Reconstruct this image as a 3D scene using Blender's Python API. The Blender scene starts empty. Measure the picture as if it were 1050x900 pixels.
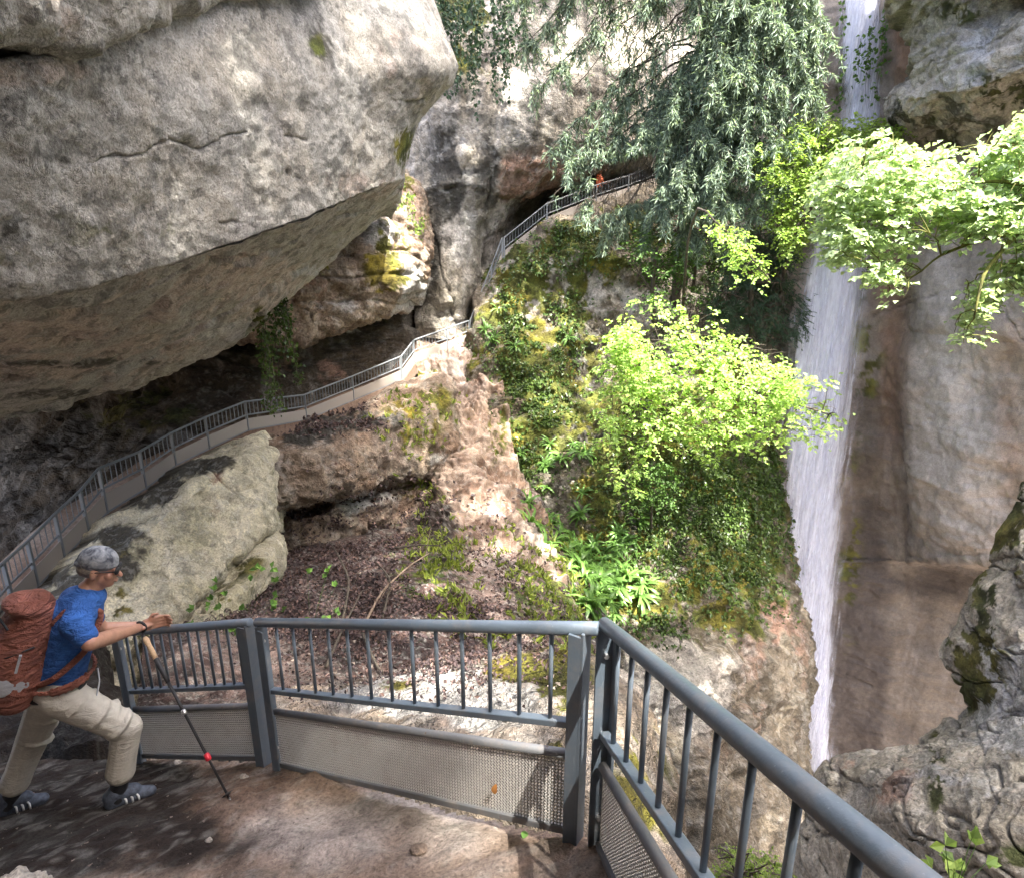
import bpy, bmesh, math, random
import numpy as np
from mathutils import Vector, Matrix
random.seed(7)
RNG = np.random.default_rng(11)
SC = bpy.context.scene
COL = SC.collection
# ------------------------------------------------------------------ camera
F_PX, PITCH = 600.0, math.radians(15.0)
SP, CP = math.sin(PITCH), math.cos(PITCH)
cam = bpy.data.cameras.new('camera'); camo = bpy.data.objects.new('camera', cam); COL.objects.link(camo)
cam.sensor_width = 36.0; cam.lens = 36.0 * F_PX / 1050.0; cam.clip_start = 0.05; cam.clip_end = 600
camo.location = (0, 0, 0); camo.rotation_euler = (math.pi / 2 - PITCH, 0, 0)
SC.camera = camo
# ------------------------------------------------------------------ sky, sun, exposure
TO_SUN = Vector((0.30, -0.45, 1.00)).normalized()
SUN_EL = math.asin(TO_SUN.z); SUN_ROT = math.atan2(TO_SUN.x, TO_SUN.y)
w = bpy.data.worlds.new('World'); SC.world = w; w.use_nodes = True
nt = w.node_tree; bg = nt.nodes['Background']
sky = nt.nodes.new('ShaderNodeTexSky'); sky.sky_type = 'NISHITA'; sky.sun_disc = False
sky.sun_elevation = SUN_EL; sky.sun_rotation = SUN_ROT; sky.air_density = .7; sky.dust_density = 6.0; sky.ozone_density = 0.0
nt.links.new(sky.outputs[0], bg.inputs[0]); bg.inputs[1].default_value = 0.15
sl = bpy.data.lights.new('sun', 'SUN'); sl.energy = 4.2; sl.angle = math.radians(0.45); sl.color = (1.0, 0.95, 0.86)
so = bpy.data.objects.new('sun', sl); COL.objects.link(so); so.location = (20, -20, 40)
so.rotation_euler = (-TO_SUN).to_track_quat('-Z', 'Y').to_euler()
SC.view_settings.view_transform = 'Standard'; SC.view_settings.look = 'None'
SC.view_settings.exposure = 3.2; SC.view_settings.gamma = 1.0; SC.view_settings.use_curve_mapping = False
SC.cycles.max_bounces = 8; SC.cycles.diffuse_bounces = 4; SC.cycles.transparent_max_bounces = 16
SC.cycles.use_denoising = True

# ------------------------------------------------------------------ helpers
def W(px, py, Y):
    """the world point at forward distance Y that stands at photo position px, py"""
    a, b = (px - 525.0) / F_PX, (450.0 - py) / F_PX
    y, z = CP + b * SP, -SP + b * CP
    t = Y / y
    return np.array((a * t, Y, z * t))
def pix(V):
    V = np.asarray(V); d = V[..., 1] * CP - V[..., 2] * SP; u = V[..., 1] * SP + V[..., 2] * CP
    d = np.maximum(d, 0.05)
    return 525 + F_PX * V[..., 0] / d, 450 - F_PX * u / d
def tag(o, label=None, cat=None, group=None, kind=None):
    if label: o['label'] = label
    if cat: o['category'] = cat
    if group: o['group'] = group
    if kind: o['kind'] = kind
    return o
def empty(name, loc=(0, 0, 0), rz=0):
    o = bpy.data.objects.new(name, None); COL.objects.link(o); o.location = loc; o.rotation_euler = (0, 0, rz)
    o.empty_display_size = .2
    return o
def mesh_np(name, V, faces, mat, parent=None, smooth=True, attrs=None):
    """faces: (N,3) or (N,4) array or list of arrays"""
    V = np.asarray(V, dtype=np.float32)
    fl = faces if isinstance(faces, list) else [faces]
    fl = [np.asarray(f, dtype=np.int32) for f in fl if len(f)]
    me = bpy.data.meshes.new(name)
    me.vertices.add(len(V)); me.vertices.foreach_set('co', V.ravel())
    nl = sum(f.size for f in fl); npoly = sum(len(f) for f in fl)
    me.loops.add(nl); me.loops.foreach_set('vertex_index', np.concatenate([f.ravel() for f in fl]))
    tot = np.concatenate([np.full(len(f), f.shape[1], np.int32) for f in fl])
    st = np.concatenate(([0], np.cumsum(tot)[:-1])).astype(np.int32)
    me.polygons.add(npoly); me.polygons.foreach_set('loop_start', st); me.polygons.foreach_set('loop_total', tot)
    me.polygons.foreach_set('use_smooth', np.full(npoly, smooth, dtype=bool))
    me.update(calc_edges=True); me.validate()
    for k, a in (attrs or {}).items():
        a = np.asarray(a, dtype=np.float32)
        if a.ndim == 2:
            at = me.attributes.new(k, 'FLOAT_COLOR', 'POINT'); at.data.foreach_set('color', np.concatenate((a, np.ones((len(a), 1), np.float32)), 1).ravel())
        else:
            at = me.attributes.new(k, 'FLOAT', 'POINT'); at.data.foreach_set('value', a)
    if mat: me.materials.append(mat)
    o = bpy.data.objects.new(name, me); COL.objects.link(o)
    if parent: o.parent = parent
    return o
class MB:
    """collects boxes, tubes and the like into one mesh"""
    def __init__(s): s.v = []; s.f = []; s.n = 0
    def add(s, V, F):
        V = np.asarray(V, float)
        for f in F: s.f.append(tuple(i + s.n for i in f))
        s.v.append(V); s.n += len(V)
    def tube(s, pts, r, seg=8, cap=True):
        pts = [np.asarray(p, float) for p in pts]; n = len(pts)
        rs = [r] * n if np.isscalar(r) else list(r)
        V = []; F = []; up = None
        for i, p in enumerate(pts):
            t = pts[min(i + 1, n - 1)] - pts[max(i - 1, 0)]; t = t / (np.linalg.norm(t) + 1e-9)
            if up is None: up = np.array((0, 0, 1.)) if abs(t[2]) < .9 else np.array((1., 0, 0))
            a = np.cross(t, up); a /= np.linalg.norm(a) + 1e-9; b = np.cross(a, t); up = b
            for k in range(seg):
                th = 2 * math.pi * k / seg
                V.append(p + rs[i] * (math.cos(th) * a + math.sin(th) * b))
        for i in range(n - 1):
            for k in range(seg):
                k2 = (k + 1) % seg
                F.append((i * seg + k, i * seg + k2, (i + 1) * seg + k2, (i + 1) * seg + k))
        if cap:
            F.append(tuple(range(seg))[::-1]); F.append(tuple((n - 1) * seg + k for k in range(seg)))
        s.add(V, F); return s
    def beam(s, p, q, wd, ht, up=(0, 0, 1)):
        """box from p to q, wd across, ht along up"""
        p = np.asarray(p, float); q = np.asarray(q, float); t = q - p; t /= np.linalg.norm(t)
        u = np.asarray(up, float); a = np.cross(t, u); a /= np.linalg.norm(a) + 1e-9; b = np.cross(a, t)
        V = [c + sx * a * wd / 2 + sy * b * ht / 2 for c in (p, q) for sx, sy in ((-1, -1), (1, -1), (1, 1), (-1, 1))]
        s.add(V, [(0, 1, 2, 3), (7, 6, 5, 4), (0, 4, 5, 1), (1, 5, 6, 2), (2, 6, 7, 3), (3, 7, 4, 0)]); return s
    def ell(s, c, r, seg=12, rings=8, rot=None):
        V = []; F = []
        for i in range(rings + 1):
            ph = math.pi * i / rings
            for k in range(seg):
                th = 2 * math.pi * k / seg
                V.append((math.sin(ph) * math.cos(th) * r[0], math.sin(ph) * math.sin(th) * r[1], math.cos(ph) * r[2]))
        V = np.array(V)
        if rot is not None: V = V @ np.asarray(rot).T
        for i in range(rings):
            for k in range(seg):
                k2 = (k + 1) % seg
                F.append((i * seg + k, (i + 1) * seg + k, (i + 1) * seg + k2, i * seg + k2))
        s.add(V + np.asarray(c, float), F); return s
    def build(s, name, mat, parent=None, smooth=False, bevel=0):
        me = bpy.data.meshes.new(name); me.from_pydata(np.concatenate(s.v).tolist(), [], s.f); me.update()
        bm = bmesh.new(); bm.from_mesh(me); bmesh.ops.remove_doubles(bm, verts=bm.verts, dist=1e-5)
        bmesh.ops.recalc_face_normals(bm, faces=bm.faces); bm.to_mesh(me); bm.free()
        for p in me.polygons: p.use_smooth = smooth
        if mat: me.materials.append(mat)
        o = bpy.data.objects.new(name, me); COL.objects.link(o)
        if parent: o.parent = parent
        if bevel:
            m = o.modifiers.new('bevel', 'BEVEL'); m.width = bevel; m.segments = 2; m.limit_method = 'ANGLE'
        return o
# ---- noise in numpy
def _h(i, j, k, s):
    n = (i * 374761393 + j * 668265263 + k * 2147483647 + s * 974711) & 0xffffffff
    n = ((n ^ (n >> 13)) * 1274126177) & 0xffffffff
    n = ((n ^ (n >> 16)) * 2246822519) & 0xffffffff
    return ((n ^ (n >> 15)) & 0xffffff) / float(0xffffff)
_TB = np.random.default_rng(3).random(1 << 18).astype(np.float32)
def vnoise(P, s=0):
    P = np.asarray(P, np.float32) + np.float32((s * 7.31) % 53.7); I = np.floor(P); f = P - I; I = I.astype(np.int32); f = f * f * (3 - 2 * f)
    x, y, z = f[..., 0], f[..., 1], f[..., 2]
    i0, j0, k0 = (I[..., 0] & 63) << 12, (I[..., 1] & 63) << 6, I[..., 2] & 63
    i1, j1, k1 = ((I[..., 0] + 1) & 63) << 12, ((I[..., 1] + 1) & 63) << 6, (I[..., 2] + 1) & 63
    L = lambda a, b, t: a + (b - a) * t
    T = _TB
    return L(L(L(T[i0 | j0 | k0], T[i0 | j0 | k1], z), L(T[i0 | j1 | k0], T[i0 | j1 | k1], z), y), L(L(T[i1 | j0 | k0], T[i1 | j0 | k1], z), L(T[i1 | j1 | k0], T[i1 | j1 | k1], z), y), x) * 2 - 1
def fbm(P, o=4, s=0, g=.5):
    a = 1.; r = 0; P = np.asarray(P, float)
    for q in range(o):
        r = r + a * vnoise(P, s + q * 17); P = P * 2.03 + 5.3; a *= g
    return r
def ridged(P, o=4, s=0):
    a = 1.; r = 0; P = np.asarray(P, float)
    for q in range(o):
        r = r + a * (1 - 2 * np.abs(vnoise(P, s + q * 31))); P = P * 2.1 + 3.1; a *= .5
    return r
def cells(P, s=0):
    """voronoi: random value of the nearest cell, and distance to the cell's edge"""
    P = np.asarray(P, float); I = np.floor(P).astype(np.int64); d1 = np.full(P.shape[:-1], 9.); d2 = d1.copy(); v = d1 * 0
    for a in (-1, 0, 1):
        for b in (-1, 0, 1):
            for c in (-1, 0, 1):
                i, j, k = I[..., 0] + a, I[..., 1] + b, I[..., 2] + c
                Q = np.stack((i + _h(i, j, k, s + 1), j + _h(i, j, k, s + 2), k + _h(i, j, k, s + 3)), -1)
                d = np.linalg.norm(Q - P, axis=-1); val = _h(i, j, k, s + 9)
                m = d < d1
                d2 = np.where(m, d1, np.minimum(d2, d)); v = np.where(m, val, v); d1 = np.where(m, d, d1)
    return v, d2 - d1
# ---- materials
def newmat(name):
    m = bpy.data.materials.new(name); m.use_nodes = True
    return m, m.node_tree, m.node_tree.nodes['Principled BSDF']
class NT:
    def __init__(s, nt): s.nt = nt
    def n(s, t, **kw):
        x = s.nt.nodes.new(t)
        for k, v in kw.items():
            if k in x.inputs.keys(): x.inputs[k].default_value = v
            else: setattr(x, k, v)
        return x
    def l(s, a, b): s.nt.links.new(a, b)
    def noise(s, vec, sc, det=6, ro=.6, dist=0):
        x = s.n('ShaderNodeTexNoise', Scale=sc, Detail=det, Roughness=ro, Distortion=dist); s.l(vec, x.inputs['Vector']); return x.outputs[0]
    def ramp(s, fac, stops, interp='LINEAR'):
        x = s.n('ShaderNodeValToRGB'); cr = x.color_ramp; cr.interpolation = interp
        while len(cr.elements) < len(stops): cr.elements.new(.5)
        for e, (p, c) in zip(cr.elements, stops):
            e.position = p; e.color = (c, c, c, 1) if np.isscalar(c) else (*c, 1)
        s.l(fac, x.inputs[0]); return x.outputs[0]
    def mix(s, fac, a, b, mode='MIX'):
        x = s.n('ShaderNodeMix', data_type='RGBA', blend_type=mode)
        for i, v in ((0, fac), (6, a), (7, b)):
            if hasattr(v, 'links'): s.l(v, x.inputs[i])
            elif i == 0: x.inputs[0].default_value = v
            else: x.inputs[i].default_value = (*v, 1) if len(v) == 3 else v
        return x.outputs[2]
    def math(s, op, a, b=None, clamp=False):
        x = s.n('ShaderNodeMath', operation=op, use_clamp=clamp)
        for i, v in ((0, a), (1, b)):
            if v is None: continue
            if hasattr(v, 'links'): s.l(v, x.inputs[i])
            else: x.inputs[i].default_value = v
        return x.outputs[0]
    def attr(s, name): return s.n('ShaderNodeAttribute', attribute_name=name).outputs['Fac']
    def mapped(s, vec, sc, rot=(0, 0, 0)):
        x = s.n('ShaderNodeMapping'); x.inputs['Scale'].default_value = sc; x.inputs['Rotation'].default_value = rot
        s.l(vec, x.inputs['Vector']); return x.outputs[0]
    def bump(s, h, st, dist, nrm=None):
        x = s.n('ShaderNodeBump', Strength=st, Distance=dist); s.l(h, x.inputs['Height'])
        if nrm is not None: s.l(nrm, x.inputs['Normal'])
        return x.outputs[0]
MOSS = (.075, .088, .018)
def sstep(x, a, b): t = np.clip((x - a) / (b - a), 0, 1); return t * t * (3 - 2 * t)
ROCKS = {}
def rock_mat(name, cols, sc=1.0, streak=.35, lichen=.3, strata=.3, bump=.9, rough=.85, warm=(.30, .19, .14), darkc=(.055, .05, .042), pale=(.46, .44, .41), mossc=MOSS, fine=.16, tilt=(0, 0), con=1., gsc=None, soft=0., vein=.5):
    """layered rock: its colours, marks and painted shade sit in the mesh's 'tint' (see rock_tint), the grain and pits in the shader"""
    m, t, bs = newmat(name); N = NT(t); o = N.n('ShaderNodeTexCoord').outputs['Object']
    c = N.n('ShaderNodeAttribute', attribute_name='tint').outputs['Color']
    gs = gsc or sc; n2 = N.noise(o, 3.4 * gs, 7, .74); n3 = N.noise(o, 23 * gs, 4, .7)
    c = N.mix(1.0, c, N.ramp(n2, [(.28, 1 - .48 * con), (.5, .98), (.72, 1 + .35 * con)]), 'MULTIPLY')
    c = N.mix(1.0, c, N.ramp(n3, [(.3, 1 - 3.0 * fine), (.5, 1.0), (.7, 1 + 2 * fine)]), 'MULTIPLY')
    # hair cracks
    v = N.noise(o, 1.15 * gs, 6, .62, 1.1); vl = N.math('ABSOLUTE', N.math('SUBTRACT', v, .5)); ln = N.math('MULTIPLY', N.ramp(vl, [(.0, 1), (.011, 0)]), N.ramp(n2, [(.42, 0), (.56, 1)]))
    c = N.mix(N.math('MULTIPLY', ln, vein), c, (.04, .034, .028))
    N.l(c, bs.inputs['Base Color']); bs.inputs['Roughness'].default_value = rough; bs.inputs['Specular IOR Level'].default_value = .3
    h = N.math('ADD', N.math('MULTIPLY', n2, .6), N.math('MULTIPLY', n3, .3)); h = N.math('SUBTRACT', h, N.math('MULTIPLY', ln, .35 * vein))
    N.l(N.bump(h, bump, .22 / gs), bs.inputs['Normal'])
    ROCKS[m.name] = dict(cols=np.array(cols), sc=sc, streak=streak, lichen=lichen, strata=strata, warm=warm, dark=darkc, pale=pale, moss=mossc, tilt=tilt, soft=soft, seed=len(ROCKS) * 7 + 200)
    return m
def rock_tint(m, P, marks):
    """base colour of every vertex: bands of stone, drip streaks, lichen, moss"""
    r = ROCKS[m.name]; sc = r['sc']; sd = r['seed']; cols = r['cols'] * np.array((1.06, 1.0, .90))
    n1 = .5 + .42 * fbm(P * .55 * sc, 5, sd, .58)
    x = np.array((.22, .42, .58, .78)); c = np.stack([np.interp(n1, x, cols[:, k]) for k in range(3)], -1)
    def mix(f, col):
        nonlocal c
        c = c + np.clip(f, 0, 1)[:, None] * (np.asarray(col) - c)
    if r['streak']:
        mix(sstep(fbm(P * np.array((1.5, 1.5, .13)) * sc, 5, sd + 1, .6), .05, .5) * r['streak'], r['dark'])
        mix(sstep(fbm(P * np.array((2.3, 2.3, .2)) * sc, 4, sd + 2, .6), .15, .6) * r['streak'] * .7, r['pale'])
    if r['strata']:
        Q = P.copy(); Q[:, 2] += r['tilt'][0] * P[:, 0] + r['tilt'][1] * P[:, 1] + .12 * fbm(P * .8 * sc, 3, sd + 3)
        mix(sstep(fbm(Q * np.array((.25, .25, 3.2)) * sc, 5, sd + 4, .65), .1, .6) * r['strata'], cols[1] * .45)
    n4 = fbm(P * 1.4 * sc, 6, sd + 5, .62)
    for an in ('warm', 'pale', 'dark'):
        if an in marks: mix(sstep(marks[an] + .62 * (1 - .55 * r['soft']) * n4, .30 - .25 * r['soft'], .62 + .35 * r['soft']) * sstep(marks[an], .02, .25), r[an])
    if r['lichen']:
        n7 = fbm(P * 6 * sc, 5, sd + 6, .65)
        mix(sstep(n7 + .5 * n4, .28, .42) * r['lichen'], (.085, .088, .08))
        mix(sstep(fbm(P * 10 * sc, 4, sd + 7, .65), .38, .52) * r['lichen'] * .7, (.52, .51, .47))
    if 'moss' in marks:
        f = marks['moss'] + .75 * fbm(P * 2.2 * sc, 6, sd + 8, .68)
        g = sstep(f, .36, .58) * sstep(marks['moss'], .03, .25)
        v = .55 + .9 * sstep(fbm(P * 5 * sc, 4, sd + 9), -.6, .7)
        y = sstep(fbm(P * 1.7 * sc, 3, sd + 10), -.3, .6)
        mc = np.asarray(r['moss']) * v[:, None] * (1 + y[:, None] * np.array((.5, .2, -.1)))
        c = c + g[:, None] * (mc - c)
    return np.clip(c, 0, 1)
# ---- rock faces from a net of control points
def crom(n_list):
    """interpolation matrix (sum n +1) x len(n_list)+1 : Catmull-Rom with soft tangents"""
    R = len(n_list) + 1; rows = []
    for i, n in enumerate(n_list):
        for q in range(n + (i == len(n_list) - 1)):
            t = q / n; k = .38
            w0 = -k * t ** 3 + 2 * k * t ** 2 - k * t; w1 = (2 - k) * t ** 3 + (k - 3) * t ** 2 + 1
            w2 = (k - 2) * t ** 3 + (3 - 2 * k) * t ** 2 + k * t; w3 = k * t ** 3 - k * t ** 2
            r = np.zeros(R)
            for j, ww in ((i - 1, w0), (i, w1), (i + 1, w2), (i + 2, w3)): r[min(max(j, 0), R - 1)] += ww
            rows.append(r)
    return np.array(rows)
def normals(V):
    du = np.gradient(V, axis=0); dv = np.gradient(V, axis=1); n = np.cross(dv, du)
    n /= np.linalg.norm(n, axis=-1, keepdims=True) + 1e-9
    if (n * V).sum() > 0: n = -n
    return n
def blobs(V, bl):
    x, y = pix(V); a = np.zeros(x.shape)
    for px, py, rx, ry, val in bl: a = a + val * np.exp(-(((x - px) / rx) ** 2 + ((y - py) / ry) ** 2))
    return np.clip(a, 0, 1)
def rockdisp(V, s=1., seed=0, big=.5, mid=.22, blk=.18, fine=.06, strata=0., sh=.6, tilt=(0, 0), crack=.0):
    d = big * s * fbm(V / (2.6 * s), 3, seed) + mid * s * ridged(V / (1.1 * s), 4, seed + 3) * .6 + fine * s * fbm(V / (.22 * s), 4, seed + 5)
    if blk:
        q = V / (1.25 * s) + .35 * np.stack([fbm(V / (.9 * s), 3, seed + 40 + k) for k in range(3)], -1)
        v, e = cells(q * np.array((1, 1, 1.5)), seed); d = d + blk * s * (v - .5) * np.clip(e * 5, 0, 1)
        if crack: d = d - crack * s * np.exp(-(e / .035) ** 2)
    if strata:
        zz = V[..., 2] + tilt[0] * V[..., 0] + tilt[1] * V[..., 1] + .35 * s * fbm(V / (3 * s), 3, seed + 8)
        for hh, am in ((sh, 1.), (sh * .37, .45)):
            u = zz / hh; fl = np.floor(u); fr = u - fl; r = _h(fl.astype(np.int64), 3, 7, seed)
            d = d + strata * s * am * ((r - .5) * np.clip(np.minimum(fr, 1 - fr) * 9, 0, 1) - .35 * np.exp(-(np.minimum(fr, 1 - fr) / .06) ** 2))
    return d
SURF = {}
def polydist(V, polys, wob=2.5, seed=3):
    x, y = pix(V); q = np.stack((x / 14, y / 14, x * 0), -1); x = x + wob * fbm(q, 3, seed); y = y + wob * fbm(q, 3, seed + 9); d = np.full(x.shape, 99.)
    for pl in polys:
        for (ax, ay), (bx, by) in zip(pl[:-1], pl[1:]):
            t = np.clip(((x - ax) * (bx - ax) + (y - ay) * (by - ay)) / ((bx - ax) ** 2 + (by - ay) ** 2 + 1e-9), 0, 1); d = np.minimum(d, np.hypot(x - ax - t * (bx - ax), y - ay - t * (by - ay)))
    return d + 1.6 * np.clip(fbm(q * .9, 3, seed + 20) + .1, 0, 1) + .8 * np.abs(fbm(q * 5, 2, seed + 30))
def patch(name, grid, mat, disp, label, res=2.1, cracks=None, cdepth=.03, ctint=.6, marks=None, thick=2.5, kind='structure', cat='rock face', parent=None, off=0, clampn=90):
    G = np.array([[W(*p) for p in r] for r in grid]); R, C = G.shape[:2]
    Yc = np.array([[p[2] for p in r] for r in grid]); pr = np.array([[[p[0], p[1]] for p in r] for r in grid], float)
    def cnt(ax):
        D = np.linalg.norm(np.diff(G, axis=ax), axis=-1) / (np.minimum(*(np.split(Yc, [1], 0) if 0 else (np.delete(Yc, 0, ax), np.delete(Yc, -1, ax)))) * 1.05) * F_PX
        D = D.max(axis=1 - ax) if ax == 0 else D.max(axis=0)
        return [int(min(max(math.ceil(x / res), 2), clampn)) for x in D]
    A, B = crom(cnt(0)), crom(cnt(1))
    V = np.einsum('ir,rck->ick', A, G); V = np.einsum('jc,ick->ijk', B, V)
    n = normals(V)
    d = disp(V) + off
    cd = polydist(V, cracks) if cracks else None
    if cracks: d = d - cdepth * np.exp(-(cd / 1.9) ** 2)
    V = V + n * d[..., None]
    at = {'tint': rock_tint(mat, V.reshape(-1, 3), {k: blobs(V, b).ravel() for k, b in (marks or {}).items()})}
    if cracks: at['tint'] = at['tint'] * (1 - ctint * np.exp(-(cd.ravel() / 1.3) ** 2))[:, None]
    nu, nv = V.shape[:2]; idx = np.arange(nu * nv).reshape(nu, nv)
    F = np.stack((idx[:-1, :-1], idx[1:, :-1], idx[1:, 1:], idx[:-1, 1:]), -1).reshape(-1, 4)
    VV = V.reshape(-1, 3)
    # thickness: the rim runs back into the hill
    ring = np.concatenate((idx[0, :-1], idx[:-1, -1], idx[-1, :0:-1], idx[:0:-1, 0]))
    nb = n.reshape(-1, 3)[ring]; mean = n.reshape(-1, 3).mean(0); mean /= np.linalg.norm(mean)
    back = VV[ring] - mean * thick; k = len(VV); m = len(ring); j = np.arange(m); j2 = (j + 1) % m
    Fr = np.stack((ring[j], ring[j2], k + j2, k + j), -1)
    VV = np.concatenate((VV, back)); at = {q: np.concatenate((a, a[ring])) for q, a in at.items()}
    o = mesh_np(name, VV, [F, Fr], mat, parent, True, at)
    me = o.data; nn = n
    tag(o, label, cat, None, kind)
    V2 = V; n2 = normals(V2); x, y = pix(V2)
    SURF[name] = (V2.reshape(-1, 3), n2.reshape(-1, 3), x.ravel(), y.ravel())
    return o
# ------------------------------------------------------------------ rock materials
R_SLAB = rock_mat('weathered limestone', [(.32, .32, .305), (.365, .37, .365), (.39, .385, .365), (.345, .355, .36)], sc=1.0, streak=.08, lichen=.5, strata=.03, bump=.7, con=.7, gsc=1.7, darkc=(.09, .085, .07), warm=(.47, .40, .34))
R_WALL = rock_mat('streaked grey limestone', [(.17, .165, .15), (.25, .245, .23), (.30, .285, .255), (.22, .215, .2)], sc=.35, streak=.75, lichen=.35, strata=.15, bump=.9)
R_RED = rock_mat('reddish limestone', [(.24, .17, .13), (.32, .25, .20), (.36, .31, .26), (.22, .16, .13)], sc=.5, streak=.3, lichen=.3, strata=.45, bump=1.0, mossc=(.105, .105, .018))
R_PALE = rock_mat('pale limestone', [(.54, .53, .41), (.66, .64, .51), (.61, .59, .48), (.47, .455, .34)], sc=.8, con=.7, gsc=1.2, streak=.25, lichen=.35, strata=.15, bump=.8, darkc=(.07, .062, .045), mossc=(.10, .10, .035))
R_CAVE = rock_mat('shade-darkened cave rock', [(.034, .026, .018), (.052, .041, .029), (.080, .064, .046), (.028, .022, .016)], sc=.5, streak=.3, lichen=.15, strata=.4, bump=1.0, mossc=(.05, .055, .018))  # near-black brown: the cave's shade is put into the rock colour
R_GORGE = rock_mat('wet gorge rock', [(.215, .188, .168), (.25, .222, .20), (.275, .248, .228), (.19, .165, .146)], soft=1., sc=.4, gsc=1.3, con=.75, streak=.40, lichen=.03, strata=.12, bump=.45, fine=.10, rough=.6, warm=(.25, .15, .10), pale=(.45, .40, .365), darkc=(.098, .080, .070), mossc=(.07, .082, .02))
R_NEAR = rock_mat('rough grey gorge rock', [(.25, .235, .21), (.33, .315, .29), (.38, .365, .34), (.28, .265, .24)], sc=1.1, con=.75, streak=.35, lichen=.35, strata=.15, bump=1.0, mossc=(.048, .055, .020), darkc=(.065, .06, .04), pale=(.42, .41, .40))
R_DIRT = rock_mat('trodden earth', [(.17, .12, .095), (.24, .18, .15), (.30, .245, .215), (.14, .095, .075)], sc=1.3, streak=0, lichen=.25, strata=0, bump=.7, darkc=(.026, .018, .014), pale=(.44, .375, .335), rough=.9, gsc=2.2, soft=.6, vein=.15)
R_LITTER = rock_mat('leaf mould', [(.045, .032, .034), (.075, .05, .05), (.12, .08, .075), (.05, .036, .038)], sc=1.6, streak=0, lichen=.5, strata=0, bump=1.0, warm=(.24, .17, .145), pale=(.36, .28, .25), mossc=(.06, .085, .02), fine=.25)
R_BUTT = rock_mat('mossy buttress rock', [(.10, .088, .066), (.15, .132, .105), (.20, .178, .145), (.11, .096, .074)], sc=.5, streak=.3, lichen=.3, strata=.25, bump=1.0, mossc=(.085, .095, .018), pale=(.40, .37, .32), darkc=(.035, .03, .02))

# ------------------------------------------------------------------ big overhanging slab (upper left)
dz = lambda **k: (lambda V: rockdisp(V, **k))
SLAB = [
 [(-260, 70, 4.6), (-120, 80, 5.2), (0, 58, 5.9), (90, 46, 6.7), (170, 12, 7.8), (260, -14, 9.2), (350, -46, 11), (396, -70, 12.6), (410, -70, 15)],
 [(-260, 75, 3.85), (-120, 85, 4.4), (0, 64, 5.05), (90, 52, 5.8), (170, 18, 6.85), (260, -8, 8.2), (350, -40, 9.9), (404, -60, 11.4), (416, -58, 15)],
 [(-260, 82, 3.75), (-120, 92, 4.3), (0, 71, 4.95), (90, 58, 5.7), (170, 25, 6.75), (260, 0, 8.1), (350, -28, 9.8), (410, -46, 11.3), (420, -44, 15)],
 [(-260, 100, 3.75), (-120, 108, 4.3), (0, 92, 4.96), (95, 78, 5.72), (178, 50, 6.77), (268, 30, 8.1), (356, 6, 9.75), (436, 8, 11.3), (446, 10, 15)],
 [(-260, 150, 3.75), (-120, 150, 4.32), (0, 140, 5.0), (100, 126, 5.8), (190, 108, 6.8), (280, 85, 8.1), (370, 66, 9.7), (461, 68, 11.4), (466, 72, 15)],
 [(-260, 190, 3.78), (-120, 190, 4.36), (0, 180, 5.04), (100, 163, 5.86), (190, 144, 6.87), (280, 118, 8.15), (368, 98, 9.75), (441, 98, 11.4), (446, 102, 15)],
 [(-260, 240, 3.8), (-120, 240, 4.4), (0, 225, 5.1), (100, 205, 5.92), (190, 182, 6.95), (280, 155, 8.2), (366, 132, 9.8), (420, 126, 11.35), (426, 130, 15)],
 [(-260, 336, 3.85), (-120, 322, 4.5), (0, 300, 5.2), (100, 283, 6.05), (195, 255, 7.1), (285, 225, 8.35), (355, 200, 9.85), (406, 180, 11.3), (412, 184, 15)],
 [(-260, 343, 3.89), (-120, 329, 4.54), (0, 306, 5.25), (100, 288, 6.1), (196, 259, 7.15), (286, 228, 8.4), (356, 202, 9.9), (407, 182, 11.35), (412, 186, 15)],
 [(-260, 350, 4.15), (-120, 335, 4.8), (0, 312, 5.5), (100, 293, 6.35), (197, 263, 7.45), (288, 232, 8.7), (357, 206, 10.2), (408, 185, 11.6), (412, 188, 15)],
 [(-260, 405, 5.6), (-120, 392, 6.2), (0, 370, 6.9), (100, 350, 7.8), (195, 322, 9.1), (268, 285, 10.4), (342, 243, 12.0), (398, 203, 13.6), (410, 205, 16)],
 [(-260, 468, 7.4), (-120, 450, 7.9), (0, 427, 8.6), (100, 404, 9.9), (185, 374, 11.3), (248, 343, 12.6), (300, 296, 14.3), (385, 226, 16), (402, 225, 17)],
 [(-260, 466, 8.2), (-120, 448, 8.7), (0, 424, 9.5), (100, 401, 10.8), (185, 370, 12.2), (248, 339, 13.6), (300, 294, 15.3), (385, 224, 17), (402, 222, 18)],
 [(-260, 425, 18), (-120, 412, 18), (0, 392, 18.5), (100, 376, 19), (185, 352, 19), (250, 326, 19), (304, 286, 19), (385, 220, 19), (402, 220, 19.5)],
 [(-260, 395, 31), (-120, 390, 31), (0, 372, 29), (100, 356, 27), (185, 335, 26), (250, 315, 26), (304, 280, 25), (385, 218, 24), (402, 218, 24)],
]
LIPX = [-400, -260, -120, 0, 100, 195, 285, 355, 408, 470]; LIPY = [360, 343, 329, 306, 288, 259, 228, 202, 182, 160]
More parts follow.
